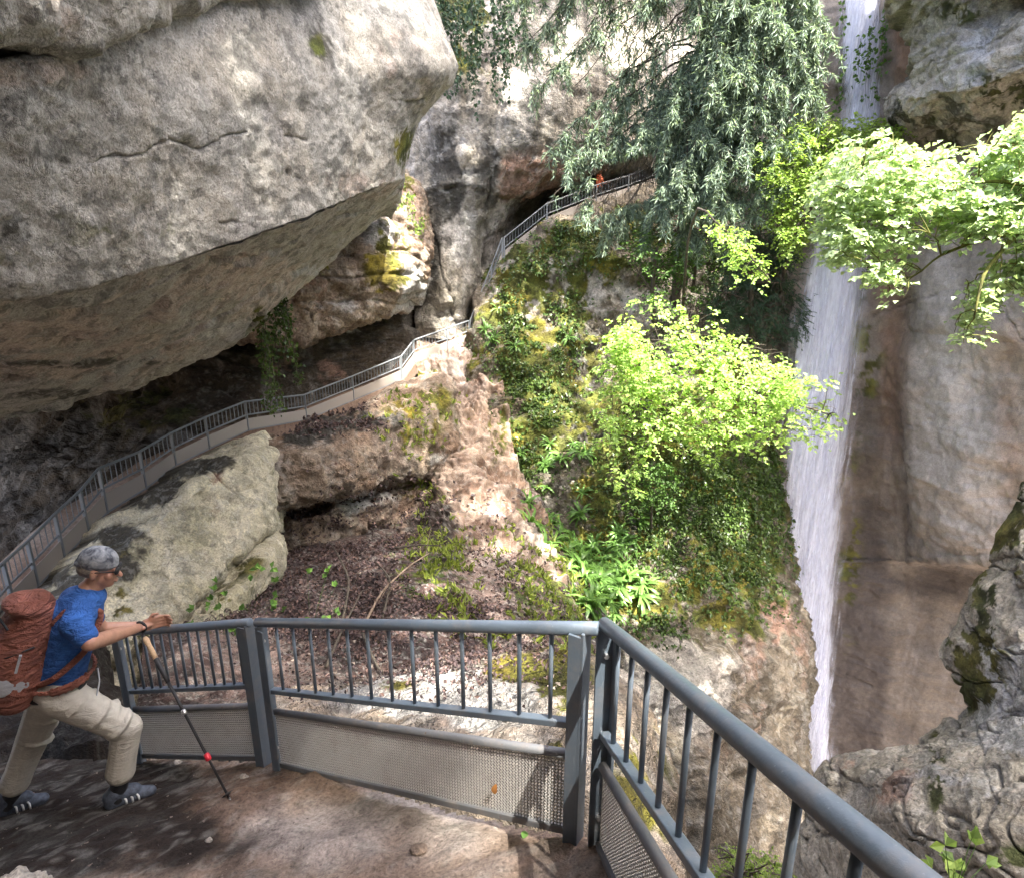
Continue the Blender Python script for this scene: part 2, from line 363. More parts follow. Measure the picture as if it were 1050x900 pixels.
def slabd(V):
    d = rockdisp(V, s=1.0, seed=3, big=.05, mid=.035, blk=.03, fine=.03)
    x, y = pix(V); below = y - np.interp(x, LIPX, LIPY); m = sstep(below, 2, 14)
    q = below / (13 + .06 * np.clip(420 - x, 0, 500)) + .7 * fbm(V * .6, 2, 19) + .14 * fbm(V * 2.4, 3, 23); fl = np.floor(q); fr = q - fl
    st = (_h(fl.astype(np.int64), 5, 2, 4) - .5) * np.clip(np.minimum(fr, 1 - fr) * 8, 0, 1) * .10 - .07 * np.exp(-(np.minimum(fr, 1 - fr) / .07) ** 2)
    return d + m * (st + .022 * ridged(V * np.array((.5, .5, 2.)), 3, 31))
patch('rock_overhang', SLAB, R_SLAB, slabd, 'huge grey limestone slab overhanging the path, blotched with dark lichen', res=1.8,
      cracks=[[(108, 162), (150, 156), (172, 142), (205, 152), (222, 140), (250, 136)], [(290, 140), (310, 145)], [(290, 174), (303, 182)], [(222, 226), (245, 230), (268, 236)], [(120, 158), (90, 168)], [(400, 88), (416, 96)], [(404, 104), (420, 104), (438, 100)], [(60, 352), (110, 338), (165, 322)], [(0, 388), (60, 372), (120, 360)]],
      marks=dict(warm=[(60, 350, 150, 34, 1), (250, 290, 100, 28, .95), (390, 190, 60, 14, .6), (30, 75, 60, 12, .6), (400, 60, 50, 60, .25)],
                 dark=[(60, 372, 110, 5, .7), (108, 128, 28, 30, .62), (40, 150, 34, 22, .5), (60, 404, 80, 6, .65), (18, 232, 24, 16, .55), (66, 165, 16, 9, .6), (22, 190, 14, 8, .6), (230, 45, 20, 30, .35), (330, 50, 18, 40, .3)],
                 pale=[(240, 343, 30, 10, 1.0), (255, 110, 120, 80, .22), (200, 230, 90, 25, .25)],  # first pale mark paints the sunlight on the slab's tip
                 moss=[(268, 328, 10, 10, .8), (325, 50, 8, 14, .5), (130, 230, 70, 40, .16), (30, 280, 60, 30, .2), (414, 150, 10, 22, .5)]), thick=1.2, cat='overhang')
UP = [
 [(-260, -260, 3.2), (-120, -220, 4.0), (0, -180, 4.8), (90, -160, 5.6), (170, -150, 6.6), (260, -140, 8.0), (330, -130, 9.0)],
 [(-260, -40, 3.1), (-120, -30, 3.8), (0, -20, 4.6), (90, -25, 5.4), (170, -50, 6.4), (260, -60, 7.7), (330, -60, 8.8)],
 [(-260, 70, 3.2), (-120, 68, 3.9), (0, 47, 4.65), (90, 36, 5.45), (168, 5, 6.5), (258, -8, 7.8), (330, -16, 8.9)],
 [(-260, 82, 3.5), (-120, 77, 4.2), (0, 54, 4.95), (90, 43, 5.75), (170, 10, 6.8), (260, -6, 8.2), (330, -14, 9.2)],
 [(-260, 70, 4.6), (-120, 66, 5.3), (0, 46, 6.0), (90, 36, 6.8), (170, 5, 7.8), (260, -12, 9.2), (330, -20, 10.2)],
]
patch('rock_ledge_above', UP, R_SLAB, dz(s=.9, seed=14, big=.16, mid=.14, blk=.05, fine=.035), 'grey rock ledge above the dark crack over the slab', marks=dict(warm=[(30, 10, 90, 30, .5)]), thick=1.0)
# ------------------------------------------------------------------ cave wall behind the lower path
CAVE = [
 [(-260, 300, 30), (-100, 310, 30), (0, 330, 28), (100, 335, 26), (200, 325, 25), (290, 310, 26), (380, 300, 27.5), (440, 300, 29), (480, 300, 30)],
 [(-260, 400, 30), (-100, 405, 30), (0, 405, 27), (100, 392, 24), (200, 370, 23), (290, 348, 24), (380, 333, 27), (440, 325, 28.6), (480, 320, 29.4)],
 [(-260, 470, 29), (-100, 465, 29), (0, 455, 25), (100, 432, 22), (200, 408, 21.6), (290, 380, 23.6), (380, 352, 26.4), (440, 340, 28.2), (480, 332, 29)],
 [(-260, 560, 22), (-100, 545, 21), (0, 515, 19.5), (100, 478, 18.5), (200, 445, 19.6), (290, 412, 22.8), (380, 380, 25.8), (440, 352, 28), (480, 346, 28.8)],
 [(-260, 760, 9.0), (-100, 720, 9.4), (0, 655, 10.6), (100, 545, 14), (200, 480, 18.2), (290, 440, 22.2), (380, 400, 25.4), (440, 370, 27.6), (480, 360, 28.4)],
]
patch('cave_wall', CAVE, R_CAVE, dz(s=1.6, seed=21, big=.25, mid=.25, blk=.2, fine=.05, strata=.12, sh=.9), 'damp brown cave wall behind the lower railing, darkened for its shade', res=2.4,
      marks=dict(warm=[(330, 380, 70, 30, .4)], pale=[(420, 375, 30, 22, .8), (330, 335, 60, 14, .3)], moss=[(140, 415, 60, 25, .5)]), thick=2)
# ------------------------------------------------------------------ reddish block under the slab
REDB = [
 [(225, 285, 22.5), (290, 255, 23), (345, 236, 24.5), (398, 208, 26.2), (430, 196, 28), (440, 196, 31)],
 [(228, 292, 21.0), (291, 264, 21.5), (346, 246, 23), (400, 226, 24.8), (430, 214, 26.8), (441, 214, 30)],
 [(232, 310, 20.8), (292, 288, 21.2), (350, 276, 22.6), (408, 258, 24.4), (432, 252, 26.5), (440, 252, 30)],
 [(236, 332, 20.7), (294, 322, 21.1), (352, 308, 22.5), (408, 290, 24.2), (430, 290, 26.5), (438, 290, 30)],
 [(238, 346, 20.9), (296, 345, 21.3), (350, 333, 22.7), (400, 314, 24.5), (426, 306, 26.8), (436, 306, 30)],
 [(240, 350, 22.5), (300, 347, 23.2), (352, 336, 24.6), (400, 320, 26.4), (426, 312, 28), (436, 312, 30)],
]
patch('red_rock_block', REDB, R_RED, dz(s=1.3, seed=33, big=.18, mid=.22, blk=.34, fine=.06, strata=.15, sh=.8, crack=.06), 'reddish block of rock under the slab, patched with bright yellow moss', res=1.6,
      marks=dict(moss=[(398, 270, 20, 28, 1.0), (330, 265, 9, 14, .8), (395, 200, 15, 20, .6)], pale=[(370, 315, 60, 14, .7), (425, 300, 16, 30, .9), (400, 235, 24, 20, .6)], warm=[(300, 310, 60, 40, .6)]), thick=2.5, cat='rock')
LEDP = [
 [(378, 208, 28), (398, 186, 28), (420, 184, 28.6), (436, 186, 31)],
 [(376, 222, 26.2), (396, 206, 26.3), (420, 200, 27), (438, 204, 30)],
 [(378, 240, 25.8), (398, 232, 25.8), (424, 226, 26.6), (440, 232, 30)],
 [(388, 258, 25.6), (405, 254, 25.6), (428, 252, 26.4), (440, 256, 30)],
]
patch('overgrown_rock', LEDP, R_RED, dz(s=1, seed=35, big=.2, mid=.4, blk=.3, fine=.1), 'small leafy outcrop between the slab and the grey pillar', res=1.6, marks=dict(moss=[(410, 215, 30, 40, .55)]), thick=2, cat='rock')
# ------------------------------------------------------------------ grey back wall with pillar and arch
WALL = [
 [(380, -260, 31), (440, -240, 31), (520, -240, 31), (600, -240, 31.5), (680, -240, 32.5), (760, -240, 34), (860, -240, 36), (960, -240, 38)],
 [(392, -20, 29.5), (440, -20, 29.5), (510, -20, 29.5), (590, -20, 30), (680, -20, 31.5), (760, -20, 33), (860, -20, 35), (960, -20, 37)],
 [(405, 90, 29), (445, 90, 28.2), (508, 90, 28.3), (585, 90, 29), (670, 95, 30.5), (750, 100, 32), (850, 110, 34), (960, 110, 36)],
 [(415, 150, 29), (450, 150, 27.8), (508, 150, 28), (570, 140, 28.8), (650, 140, 30.2), (735, 140, 32), (840, 140, 34), (960, 150, 36)],
 [(420, 205, 29), (450, 205, 27.8), (492, 200, 28.2), (536, 182, 29), (600, 172, 30), (680, 165, 31.6), (790, 160, 33.6), (930, 170, 36)],
 [(424, 270, 28.8), (452, 270, 27.8), (484, 260, 28.6), (506, 232, 30.2), (560, 190, 32.4), (660, 178, 34), (760, 175, 35.6), (920, 180, 37)],
 [(428, 345, 28), (452, 348, 27.7), (478, 345, 28.4), (498, 300, 31), (530, 235, 34), (640, 205, 35.6), (740, 200, 36.6), (900, 200, 38)],
]
patch('grey_cliff', WALL, R_WALL, dz(s=2.0, seed=45, big=.30, mid=.16, blk=.08, fine=.03, strata=.08, sh=1.3), 'tall streaked grey cliff with a rounded pillar over the upper path', res=2.0, cdepth=.12, cracks=[[(425, 60), (441, 100), (431, 170), (440, 230), (455, 290), (470, 330)], [(503, 180), (496, 230), (490, 285)], [(470, 20), (480, 60), (476, 110)], [(440, 200), (470, 190), (490, 150)]],
      marks=dict(dark=[(460, 190, 14, 60, .75), (500, 175, 12, 40, .7), (445, 260, 10, 60, .6), (480, 60, 30, 60, .5), (470, 300, 10, 30, .4)], pale=[(475, 260, 14, 40, .8), (475, 160, 14, 40, .4)],
                 warm=[(560, 185, 60, 25, .7)], moss=[(470, 30, 40, 40, .5), (520, 20, 40, 50, .3)]), thick=1.5, cat='cliff')
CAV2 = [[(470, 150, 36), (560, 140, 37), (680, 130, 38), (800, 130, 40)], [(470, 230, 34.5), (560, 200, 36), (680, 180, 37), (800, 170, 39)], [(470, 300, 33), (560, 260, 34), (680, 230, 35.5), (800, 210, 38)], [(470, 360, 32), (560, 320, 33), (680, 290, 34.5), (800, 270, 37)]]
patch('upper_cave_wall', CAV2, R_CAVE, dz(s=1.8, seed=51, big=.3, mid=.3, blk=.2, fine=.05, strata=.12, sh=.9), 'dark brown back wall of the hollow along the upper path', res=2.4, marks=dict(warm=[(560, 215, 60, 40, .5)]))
# ------------------------------------------------------------------ mossy buttress below the upper path, down to the gorge
BUTT = [
 [(470, 356, 29.5), (506, 286, 30.5), (556, 246, 31), (620, 214, 32), (680, 196, 33.5), (745, 192, 33), (795, 190, 30), (812, 190, 30)],
 [(476, 362, 27.6), (512, 288, 28.2), (560, 248, 28.6), (621, 217, 29.6), (681, 200, 31), (745, 198, 31), (795, 198, 28.4), (810, 198, 29)],
 [(482, 400, 26.6), (530, 330, 26.8), (578, 296, 27.3), (630, 275, 28.3), (690, 262, 29.6), (748, 262, 29.4), (792, 262, 27.6), (806, 262, 29)],
 [(486, 440, 25.6), (534, 400, 25.4), (588, 370, 25.9), (640, 350, 26.6), (700, 340, 27.4), (755, 340, 27.6), (794, 340, 26.6), (806, 340, 29)],
 [(494, 495, 24.2), (542, 470, 23.6), (598, 455, 23.6), (650, 450, 23.8), (710, 450, 24.4), (765, 450, 25.2), (797, 450, 25.8), (800, 450, 26.6)],
 [(520, 550, 22), (566, 545, 21.2), (614, 540, 20.8), (668, 540, 20.8), (724, 540, 21.6), (780, 540, 22.8), (804, 540, 24.6), (808, 540, 25.4)],
 [(545, 610, 19.5), (582, 615, 18.6), (628, 620, 18), (682, 620, 18), (738, 620, 19), (795, 625, 20.8), (814, 630, 23.4), (817, 630, 24.2)],
 [(560, 690, 17), (605, 700, 16.4), (650, 705, 16), (700, 705, 16.4), (750, 712, 17.8), (800, 720, 19.8), (822, 730, 22.2), (825, 730, 23.1)],
 [(590, 800, 15), (640, 805, 14.8), (685, 810, 15), (728, 810, 15.8), (770, 815, 17), (812, 818, 19.2), (822, 822, 21.8), (825, 822, 22.7)],
 [(620, 960, 13.4), (660, 960, 13.4), (700, 960, 13.8), (740, 960, 14.6), (780, 960, 16), (818, 960, 18.4), (826, 960, 21), (829, 960, 22)],
]
patch('mossy_buttress', BUTT, R_BUTT, dz(s=1.7, seed=61, big=.32, mid=.28, blk=.22, fine=.07, strata=.14, sh=1.1), 'broad mossy rock buttress between the upper path and the waterfall', res=1.9,
      marks=dict(moss=[(545, 330, 60, 90, .8), (700, 420, 110, 60, .6), (590, 260, 40, 25, .9), (520, 470, 25, 60, .45), (560, 420, 40, 60, .6), (640, 450, 60, 80, .5), (720, 500, 90, 70, .55), (650, 570, 60, 60, .6), (740, 590, 50, 60, .6), (655, 235, 50, 25, .6), (775, 560, 35, 70, .5), (600, 620, 40, 50, .55)],
                 dark=[(598, 410, 36, 60, 1.0), (650, 470, 40, 50, .7), (690, 500, 50, 50, .5), (780, 240, 30, 60, .3)],
                 pale=[(640, 310, 45, 22, .9), (525, 290, 25, 30, .6), (700, 690, 60, 50, .8), (660, 680, 50, 40, .6), (520, 300, 14, 50, .5), (570, 275, 20, 30, .5), (545, 525, 20, 15, .6)],
                 warm=[(800, 640, 20, 60, .32), (690, 235, 40, 25, .6), (760, 680, 60, 90, .3)]), thick=2.5, cat='cliff')
# ------------------------------------------------------------------ waterfall wall
def fallw(V):
    return rockdisp(V, s=1.6, seed=71, big=.26, mid=.09, blk=.06, fine=.022, strata=.04, sh=1.1) + .05 * ridged(V * np.array((1.1, 1.1, 2.2)), 4, 77) * sstep(-V[..., 2], 4, 9)
FW = []
for py, k in ((-50, .6), (-25, .3), (60, 0), (130, 0), (250, 0), (330, .0), (440, 0), (560, 0), (576, 0), (581.5, .1), (680, .1), (780, 0), (860, -.2), (980, -.5)):
    lo = 1 if py > 580 else 0; mid = 1 if 270 < py < 577 else 0
    FW.append([(768, py, 30.5 + k), (800, py, 29.2 + k), (835, py, 28.2 + k), (868, py, 27.5 + k), (890, py, 27.0 + k), (910, py, 26.3 + k + .2 * lo), (926, py, 25.5 + k - .1 * mid + .9 * lo), (938, py, 24.8 + k - .9 * mid + 1.5 * lo), (985, py, 23.0 + k - 1.2 * mid + 2.4 * lo), (1040, py, 21.0 + k - 1.0 * mid + 2.4 * lo), (1110, py, 18.4 + k + lo), (1260, py, 15.5 + k)])
patch('waterfall_cliff', FW, R_GORGE, fallw, 'tall smooth brown gorge wall behind and beside the waterfall', res=2.0, cdepth=.10, ctint=.5, cracks=[[(896, 323), (915, 317), (938, 309), (958, 300)], [(912, 312), (935, 304)], [(926, 569), (965, 576), (1012, 583)], [(985, 600), (1000, 625)], [(868, 690), (892, 700)], [(905, 680), (930, 690)], [(930, 420), (933, 470), (928, 520)], [(952, 630), (975, 640), (990, 662)], [(870, 740), (905, 752)], [(1032, 318), (1046, 345), (1060, 352)], [(800, 395), (822, 388)]],
      marks=dict(dark=[(950, 600, 60, 18, .5), (888, 640, 34, 110, .85), (880, 730, 40, 70, .9), (965, 594, 50, 14, .6), (890, 430, 16, 140, .6), (858, 690, 22, 100, .6)], pale=[(975, 400, 42, 130, .85), (1000, 520, 40, 60, .6)],  # marks below the slab's foot paint the recess shade; the others are wet rock
                 warm=[(915, 350, 22, 130, .7), (930, 40, 18, 60, .8), (820, 300, 16, 60, .4), (1035, 430, 20, 90, .5)], moss=[(880, 60, 22, 80, .65), (885, 330, 20, 90, .45), (870, 560, 14, 100, .3)]), thick=2, cat='cliff')
# overhanging layers, upper right
UR = [
 [(905, -40, 25.5), (930, -40, 23.5), (985, -42, 21.6), (1060, -45, 19.6), (1160, -50, 17.6)],
 [(925, -22, 23.6), (940, -22, 21.6), (985, -22, 19.8), (1060, -26, 17.8), (1160, -30, 15.8)],
 [(928, 8, 23.8), (942, 6, 22.2), (985, -4, 20.4), (1060, -16, 18.6), (1160, -20, 16.4)],
 [(930, 40, 25), (946, 42, 22.4), (988, 26, 20.6), (1060, 0, 18.8), (1160, -20, 16.6)],
 [(935, 52, 24.6), (948, 64, 21.6), (992, 48, 19.8), (1060, 12, 18.0), (1160, -10, 15.8)],
 [(932, 80, 24.2), (945, 96, 21.2), (995, 92, 19.4), (1060, 66, 17.6), (1160, 40, 15.4)],
 [(918, 92, 24.4), (938, 104, 21.8), (990, 106, 20.2), (1060, 84, 18.4), (1160, 60, 16.2)],
 [(905, 112, 25.2), (932, 126, 23.4), (985, 128, 22), (1060, 110, 20.2), (1160, 90, 18)],
 [(910, 140, 26.4), (935, 150, 25.2), (985, 156, 23.6), (1060, 150, 21.6), (1160, 140, 19)],
]
patch('layered_cliff', UR, R_NEAR, dz(s=1.4, seed=81, big=.2, mid=.25, blk=.25, fine=.06, strata=.22, sh=.9, tilt=(.25, 0)), 'grey layered rock jutting over the gorge at the top corner', res=2.0,
      marks=dict(pale=[(1000, 60, 50, 30, .5)], dark=[(960, 130, 60, 30, .6)], moss=[(1030, 95, 40, 22, .5), (985, 10, 25, 14, .5)]), thick=2, cat='cliff')
# ------------------------------------------------------------------ near buttress, lower right
NB = [
 [(1090, 380, 9.6), (1130, 370, 9.2), (1190, 360, 8.6), (1290, 350, 8)],
 [(1054, 490, 9.3), (1088, 490, 8.8), (1150, 490, 8.0), (1260, 490, 7.2)],
 [(1012, 590, 9.0), (1045, 592, 8.4), (1100, 596, 7.6), (1220, 600, 6.7)],
 [(970, 662, 8.8), (1002, 668, 8.2), (1056, 672, 7.3), (1190, 680, 6.3)],
 [(976, 690, 8.5), (1006, 702, 7.9), (1060, 712, 6.9), (1180, 725, 6.0)],
 [(985, 722, 8.3), (1012, 734, 7.4), (1062, 745, 6.5), (1170, 760, 5.7)],
 [(935, 758, 8.2), (980, 768, 7.0), (1050, 782, 6.1), (1160, 800, 5.4)],
 [(846, 790, 8.4), (930, 802, 6.8), (1030, 822, 5.7), (1150, 840, 5.1)],
 [(826, 858, 7.9), (905, 862, 6.5), (1010, 872, 5.4), (1140, 890, 4.8)],
 [(820, 980, 7.3), (900, 980, 6.1), (1000, 980, 5.1), (1130, 990, 4.5)],
]
patch('near_gorge_rock', NB, R_NEAR, dz(s=.9, seed=91, big=.22, mid=.14, blk=.12, fine=.035, crack=.12), 'rugged grey rock rising close by at the lower right corner, moss along its ridge', res=1.9, cdepth=.03, ctint=.4, cracks=[[(985, 722), (962, 760), (948, 830), (936, 870)], [(994, 730), (1010, 780), (1018, 830), (1012, 870)], [(895, 790), (930, 812)], [(1000, 640), (1020, 690), (1052, 712)], [(880, 850), (925, 835), (950, 842)]],
      marks=dict(moss=[(1000, 625, 36, 50, .8), (985, 705, 34, 20, .85), (1030, 530, 24, 50, .7), (960, 790, 10, 50, .4), (1035, 880, 30, 14, .4)], pale=[(1040, 700, 40, 60, .6), (1000, 800, 60, 30, .5)],
                 dark=[(955, 830, 10, 50, .3)], warm=[(900, 800, 50, 25, .4)]), thick=1.5, cat='rock')
# ------------------------------------------------------------------ leaf-covered hollow
BOWL = [
 [(160, 575, 19.5), (280, 556, 19.8), (380, 536, 20.6), (470, 508, 21.8), (520, 480, 22.5), (575, 525, 23)],
 [(165, 612, 13.2), (262, 592, 14), (360, 574, 15.2), (470, 556, 16.2), (535, 560, 17), (610, 602, 17.5)],
 [(150, 655, 9.4), (258, 636, 9.9), (360, 626, 10.6), (460, 622, 11.2), (545, 630, 12), (620, 660, 13)],
 [(140, 735, 7.0), (258, 715, 7.2), (360, 708, 7.5), (460, 700, 8.2), (545, 705, 9), (630, 735, 10)],
 [(120, 880, 5.4), (258, 860, 5.6), (360, 850, 5.9), (460, 850, 6.5), (560, 860, 7.2), (640, 890, 8.4)],
]
patch('leaf_covered_ground', BOWL, R_LITTER, dz(s=1.2, seed=101, big=.14, mid=.07, blk=0, fine=.035), 'dark leaf litter and a trodden earth streak in the hollow', res=2.0,
      marks=dict(warm=[(500, 540, 26, 60, .95), (495, 620, 34, 60, .8), (535, 700, 40, 60, .7), (265, 690, 70, 50, .8), (560, 580, 30, 40, .35), (200, 640, 50, 30, .5)], pale=[(512, 575, 18, 40, .7), (500, 500, 12, 40, .6), (470, 660, 40, 25, .35), (540, 690, 24, 25, .4)], moss=[(440, 570, 40, 60, .4), (560, 590, 40, 40, .4), (590, 640, 40, 50, .5)]), thick=1.5, cat='ground')
CHUTE = [
 [(420, 340, 29.5), (455, 338, 29.5), (485, 330, 29.7), (515, 285, 30)],
 [(425, 375, 26.8), (455, 365, 27.4), (482, 356, 27.8), (512, 330, 28.4)],
 [(440, 415, 25.6), (466, 410, 24.8), (488, 408, 25), (516, 400, 25.4)],
 [(440, 470, 24.2), (474, 468, 22), (500, 470, 22.2), (530, 480, 22.6)],
 [(425, 525, 20.6), (472, 522, 18.9), (510, 525, 19), (556, 540, 19.4)],
 [(400, 590, 16.2), (465, 592, 14.6), (515, 596, 14.8), (580, 600, 15.6)],
]
patch('earth_gully', CHUTE, R_DIRT, dz(s=1.0, seed=105, big=.28, mid=.34, blk=.42, fine=.14), 'steep brown earth gully falling from the path bend into the hollow', res=1.8,
      marks=dict(pale=[(480, 370, 20, 30, .6), (505, 500, 14, 30, .4), (450, 385, 18, 20, .6)], dark=[(450, 560, 40, 40, .8), (550, 560, 26, 30, .5), (440, 530, 20, 30, .7)], moss=[(436, 390, 14, 18, .6), (510, 440, 10, 30, .5)]), thick=1.5, cat='ground')
# ------------------------------------------------------------------ pale boulder below the lower railing
BOUL = [
 [(56, 606, 10.2), (108, 537, 12.2), (168, 499, 14.0), (218, 470, 15.6), (264, 448, 17.4), (290, 448, 20)],
 [(66, 606, 9.3), (128, 556, 10.6), (172, 518, 12.0), (208, 488, 13.3), (258, 463, 14.9), (284, 464, 19)],
 [(70, 611, 9.1), (132, 561, 10.35), (176, 522, 11.7), (213, 489, 13.0), (262, 465, 14.6), (287, 466, 18.5)],
 [(74, 619, 9.05), (135, 568, 10.3), (179, 528, 11.65), (216, 496, 12.95), (266, 471, 14.5), (289, 472, 18)],
 [(84, 648, 8.9), (146, 606, 9.9), (190, 566, 11.1), (228, 532, 12.4), (272, 506, 14.0), (289, 508, 18)],
 [(94, 678, 8.5), (158, 642, 9.3), (195, 612, 10.3), (234, 572, 11.6), (272, 540, 13.4), (288, 536, 18)],
 [(96, 682, 8.7), (160, 646, 9.6), (197, 616, 10.7), (236, 576, 12.0), (273, 543, 13.9), (288, 538, 18)],
 [(100, 690, 9.8), (168, 655, 10.7), (202, 624, 11.8), (240, 583, 13.1), (275, 548, 15), (288, 542, 18)],
]
patch('pale_boulder', BOUL, R_PALE, dz(s=.9, seed=111, big=.12, mid=.14, blk=.22, fine=.045, crack=.05), 'big pale greenish boulder below the lower railing', res=1.9,
      marks=dict(dark=[(160, 508, 34, 18, 1), (120, 550, 30, 16, 1), (215, 474, 34, 9, 1), (150, 560, 26, 18, .7), (70, 600, 30, 20, .9), (125, 580, 26, 16, .6)], moss=[(120, 600, 40, 40, .28), (150, 640, 40, 30, .25)], warm=[(222, 500, 14, 30, .45)]), thick=1.0, cat='boulder')
BOUL2 = [
 [(90, 700, 8.6), (150, 665, 9.4), (196, 625, 10.6), (240, 582, 12.0), (272, 552, 13.6), (290, 548, 16)],
 [(100, 712, 8.2), (160, 680, 8.8), (206, 640, 9.8), (248, 600, 11.0), (278, 566, 12.6), (290, 560, 16)],
 [(110, 740, 7.8), (170, 708, 8.4), (212, 660, 9.5), (250, 618, 10.8), (279, 582, 12.4), (290, 575, 16)],
 [(120, 780, 7.6), (175, 735, 8.2), (216, 680, 9.3), (250, 634, 10.7), (276, 598, 12.3), (288, 590, 16)],
]
patch('lower_pale_boulder', BOUL2, R_PALE, dz(s=.9, seed=115, big=.16, mid=.13, blk=.10, fine=.035), 'pale rock layer tucked under the greenish boulder', res=1.9, marks=dict(moss=[(250, 570, 20, 20, .5), (230, 630, 20, 30, .4)]), thick=1.0, cat='boulder')
# ------------------------------------------------------------------ reddish ledge below the lower railing
LEDG = [
 [(256, 452, 18.6), (312, 436, 20.4), (372, 414, 22.8), (422, 394, 25), (455, 376, 27.2), (482, 362, 29)],
 [(262, 466, 16.2), (315, 450, 17.4), (374, 428, 19.4), (422, 408, 21.6), (456, 404, 23.6), (470, 408, 26)],
 [(265, 482, 15.4), (318, 466, 16.4), (377, 444, 18.3), (424, 424, 20.4), (459, 420, 22.4), (472, 424, 25.4)],
 [(268, 504, 15.2), (322, 488, 16.1), (380, 468, 18), (426, 452, 20), (461, 446, 22), (473, 450, 25)],
 [(272, 522, 15.4), (326, 508, 16.3), (384, 495, 18.2), (430, 484, 20.1), (463, 476, 22.1), (474, 478, 25)],
 [(276, 524, 17.4), (330, 510, 18.2), (388, 498, 19.8), (432, 488, 21.6), (464, 482, 23.6), (474, 482, 25)],
 [(276, 536, 17.8), (330, 522, 18.4), (388, 508, 19.8), (432, 498, 21.2), (464, 492, 22.2), (476, 492, 24)],
 [(278, 545, 16.9), (332, 530, 17.6), (389, 515, 19.2), (433, 505, 20.8), (465, 500, 21.8), (478, 500, 24)],
 [(280, 585, 16.6), (334, 572, 17.4), (390, 555, 19.2), (434, 540, 20.6), (466, 535, 21.6), (480, 535, 24)],
]
patch('rock_ledge', LEDG, R_RED, dz(s=1.1, seed=121, big=.16, mid=.22, blk=.2, fine=.07, strata=.06, sh=.7), 'reddish brown rock ledge under the railing with leaf litter on top', res=1.7,
      marks=dict(dark=[(340, 432, 60, 14, .9), (300, 445, 30, 10, .7)], moss=[(420, 435, 28, 26, .55), (445, 410, 18, 14, .4), (440, 500, 30, 14, .4)], pale=[(450, 470, 24, 10, .5), (400, 515, 80, 16, .6)]), thick=1.5, cat='ledge')
# ------------------------------------------------------------------ lit ledge just beyond the near railing
NEARL = [
 [(60, 790, 5.2), (200, 735, 5.5), (300, 712, 5.7), (400, 694, 5.7), (490, 676, 5.6), (560, 664, 5.4), (640, 690, 5.0), (690, 800, 4.2)],
 [(70, 800, 4.7), (200, 750, 4.8), (300, 728, 4.9), (400, 712, 4.9), (490, 700, 4.7), (565, 700, 4.4), (632, 730, 3.9), (680, 840, 3.3)],
 [(80, 820, 4.2), (200, 775, 4.2), (300, 760, 4.1), (400, 755, 4.0), (490, 752, 3.8), (570, 760, 3.4), (632, 790, 3.0), (690, 890, 2.6)],
 [(90, 860, 3.7), (200, 820, 3.7), (300, 810, 3.5), (400, 815, 3.3), (490, 825, 3.0), (580, 850, 2.6), (640, 890, 2.2), (720, 980, 2.0)],
]
patch('sunlit_ledge', NEARL, R_RED, dz(s=.5, seed=131, big=.16, mid=.15, blk=.12, fine=.05), 'sunlit pinkish rock ledge with mossy edge just beyond the near railing', res=2.0,
      marks=dict(moss=[(575, 715, 28, 45, .85), (500, 685, 60, 10, .75), (650, 820, 30, 60, .9), (540, 690, 30, 14, .6), (420, 700, 30, 8, .5)], pale=[(440, 710, 90, 22, .7), (500, 740, 60, 20, .4)], dark=[(200, 780, 90, 20, .4)]), thick=1.2, cat='ledge')
R_SHADE_BANK = rock_mat('shade-blackened earth', [(.016, .012, .010), (.026, .020, .016), (.040, .031, .025), (.014, .011, .009)], sc=1.2, streak=0, lichen=.1, strata=.1, bump=.9, warm=(.05, .035, .025))  # black carries the deep shade left of the hiker
BANK = [
 [(-200, 640, 9.0), (-60, 640, 9.2), (0, 640, 9.4), (50, 632, 9.4), (88, 640, 8.9), (104, 660, 8.6)],
 [(-200, 680, 6.6), (-60, 675, 6.8), (0, 668, 6.9), (50, 660, 6.9), (92, 664, 6.7), (112, 690, 6.6)],
 [(-200, 740, 5.0), (-60, 735, 5.0), (0, 726, 5.0), (50, 718, 5.0), (96, 712, 4.9), (118, 726, 4.8)],
 [(-200, 830, 4.2), (-60, 820, 4.2), (0, 800, 4.15), (50, 785, 4.1), (100, 772, 4.05), (128, 780, 3.95)],
]
patch('shade_bank', BANK, R_SHADE_BANK, dz(s=.7, seed=151, big=.16, mid=.15, blk=.1, fine=.05), 'shade-blackened earth bank behind the hiker', res=2.2, thick=1.0, cat='ground')  # bank added to fill a deep shadow, its darkness painted on
# ------------------------------------------------------------------ platform path in front: tramped earth
def plat():
    nx, ny = 480, 420
    X = np.linspace(-13, 1.6, nx); Yv = np.linspace(-2.5, 10.5, ny); XX, YY = np.meshgrid(X, Yv, indexing='ij')
    Z = -1.65 + .135 * XX - .392 * YY
    # down at the far end the path levels out
    V = np.stack((XX, YY, Z), -1)
    q = YY * .93 - XX * .36; tread = (q / .62 + .25 * fbm(V * .9, 3, 7)); fr = tread - np.floor(tread)
    Z = Z + .05 * (fr - .5) * np.clip(fbm(V * .7, 2, 3) + .6, 0, 1) + .05 * fbm(V * 1.1, 3, 5) + .018 * fbm(V * 5, 4, 6) + .012 * ridged(V * 9, 3, 9)
    V[..., 2] = Z
    return V
PV = plat(); nx, ny = PV.shape[:2]; idx = np.arange(nx * ny).reshape(nx, ny)
def path_z(x, y):
    i = np.argmin(np.abs(PV[:, 0, 0] - x)); j = np.argmin(np.abs(PV[0, :, 1] - y)); return float(PV[i, j, 2])
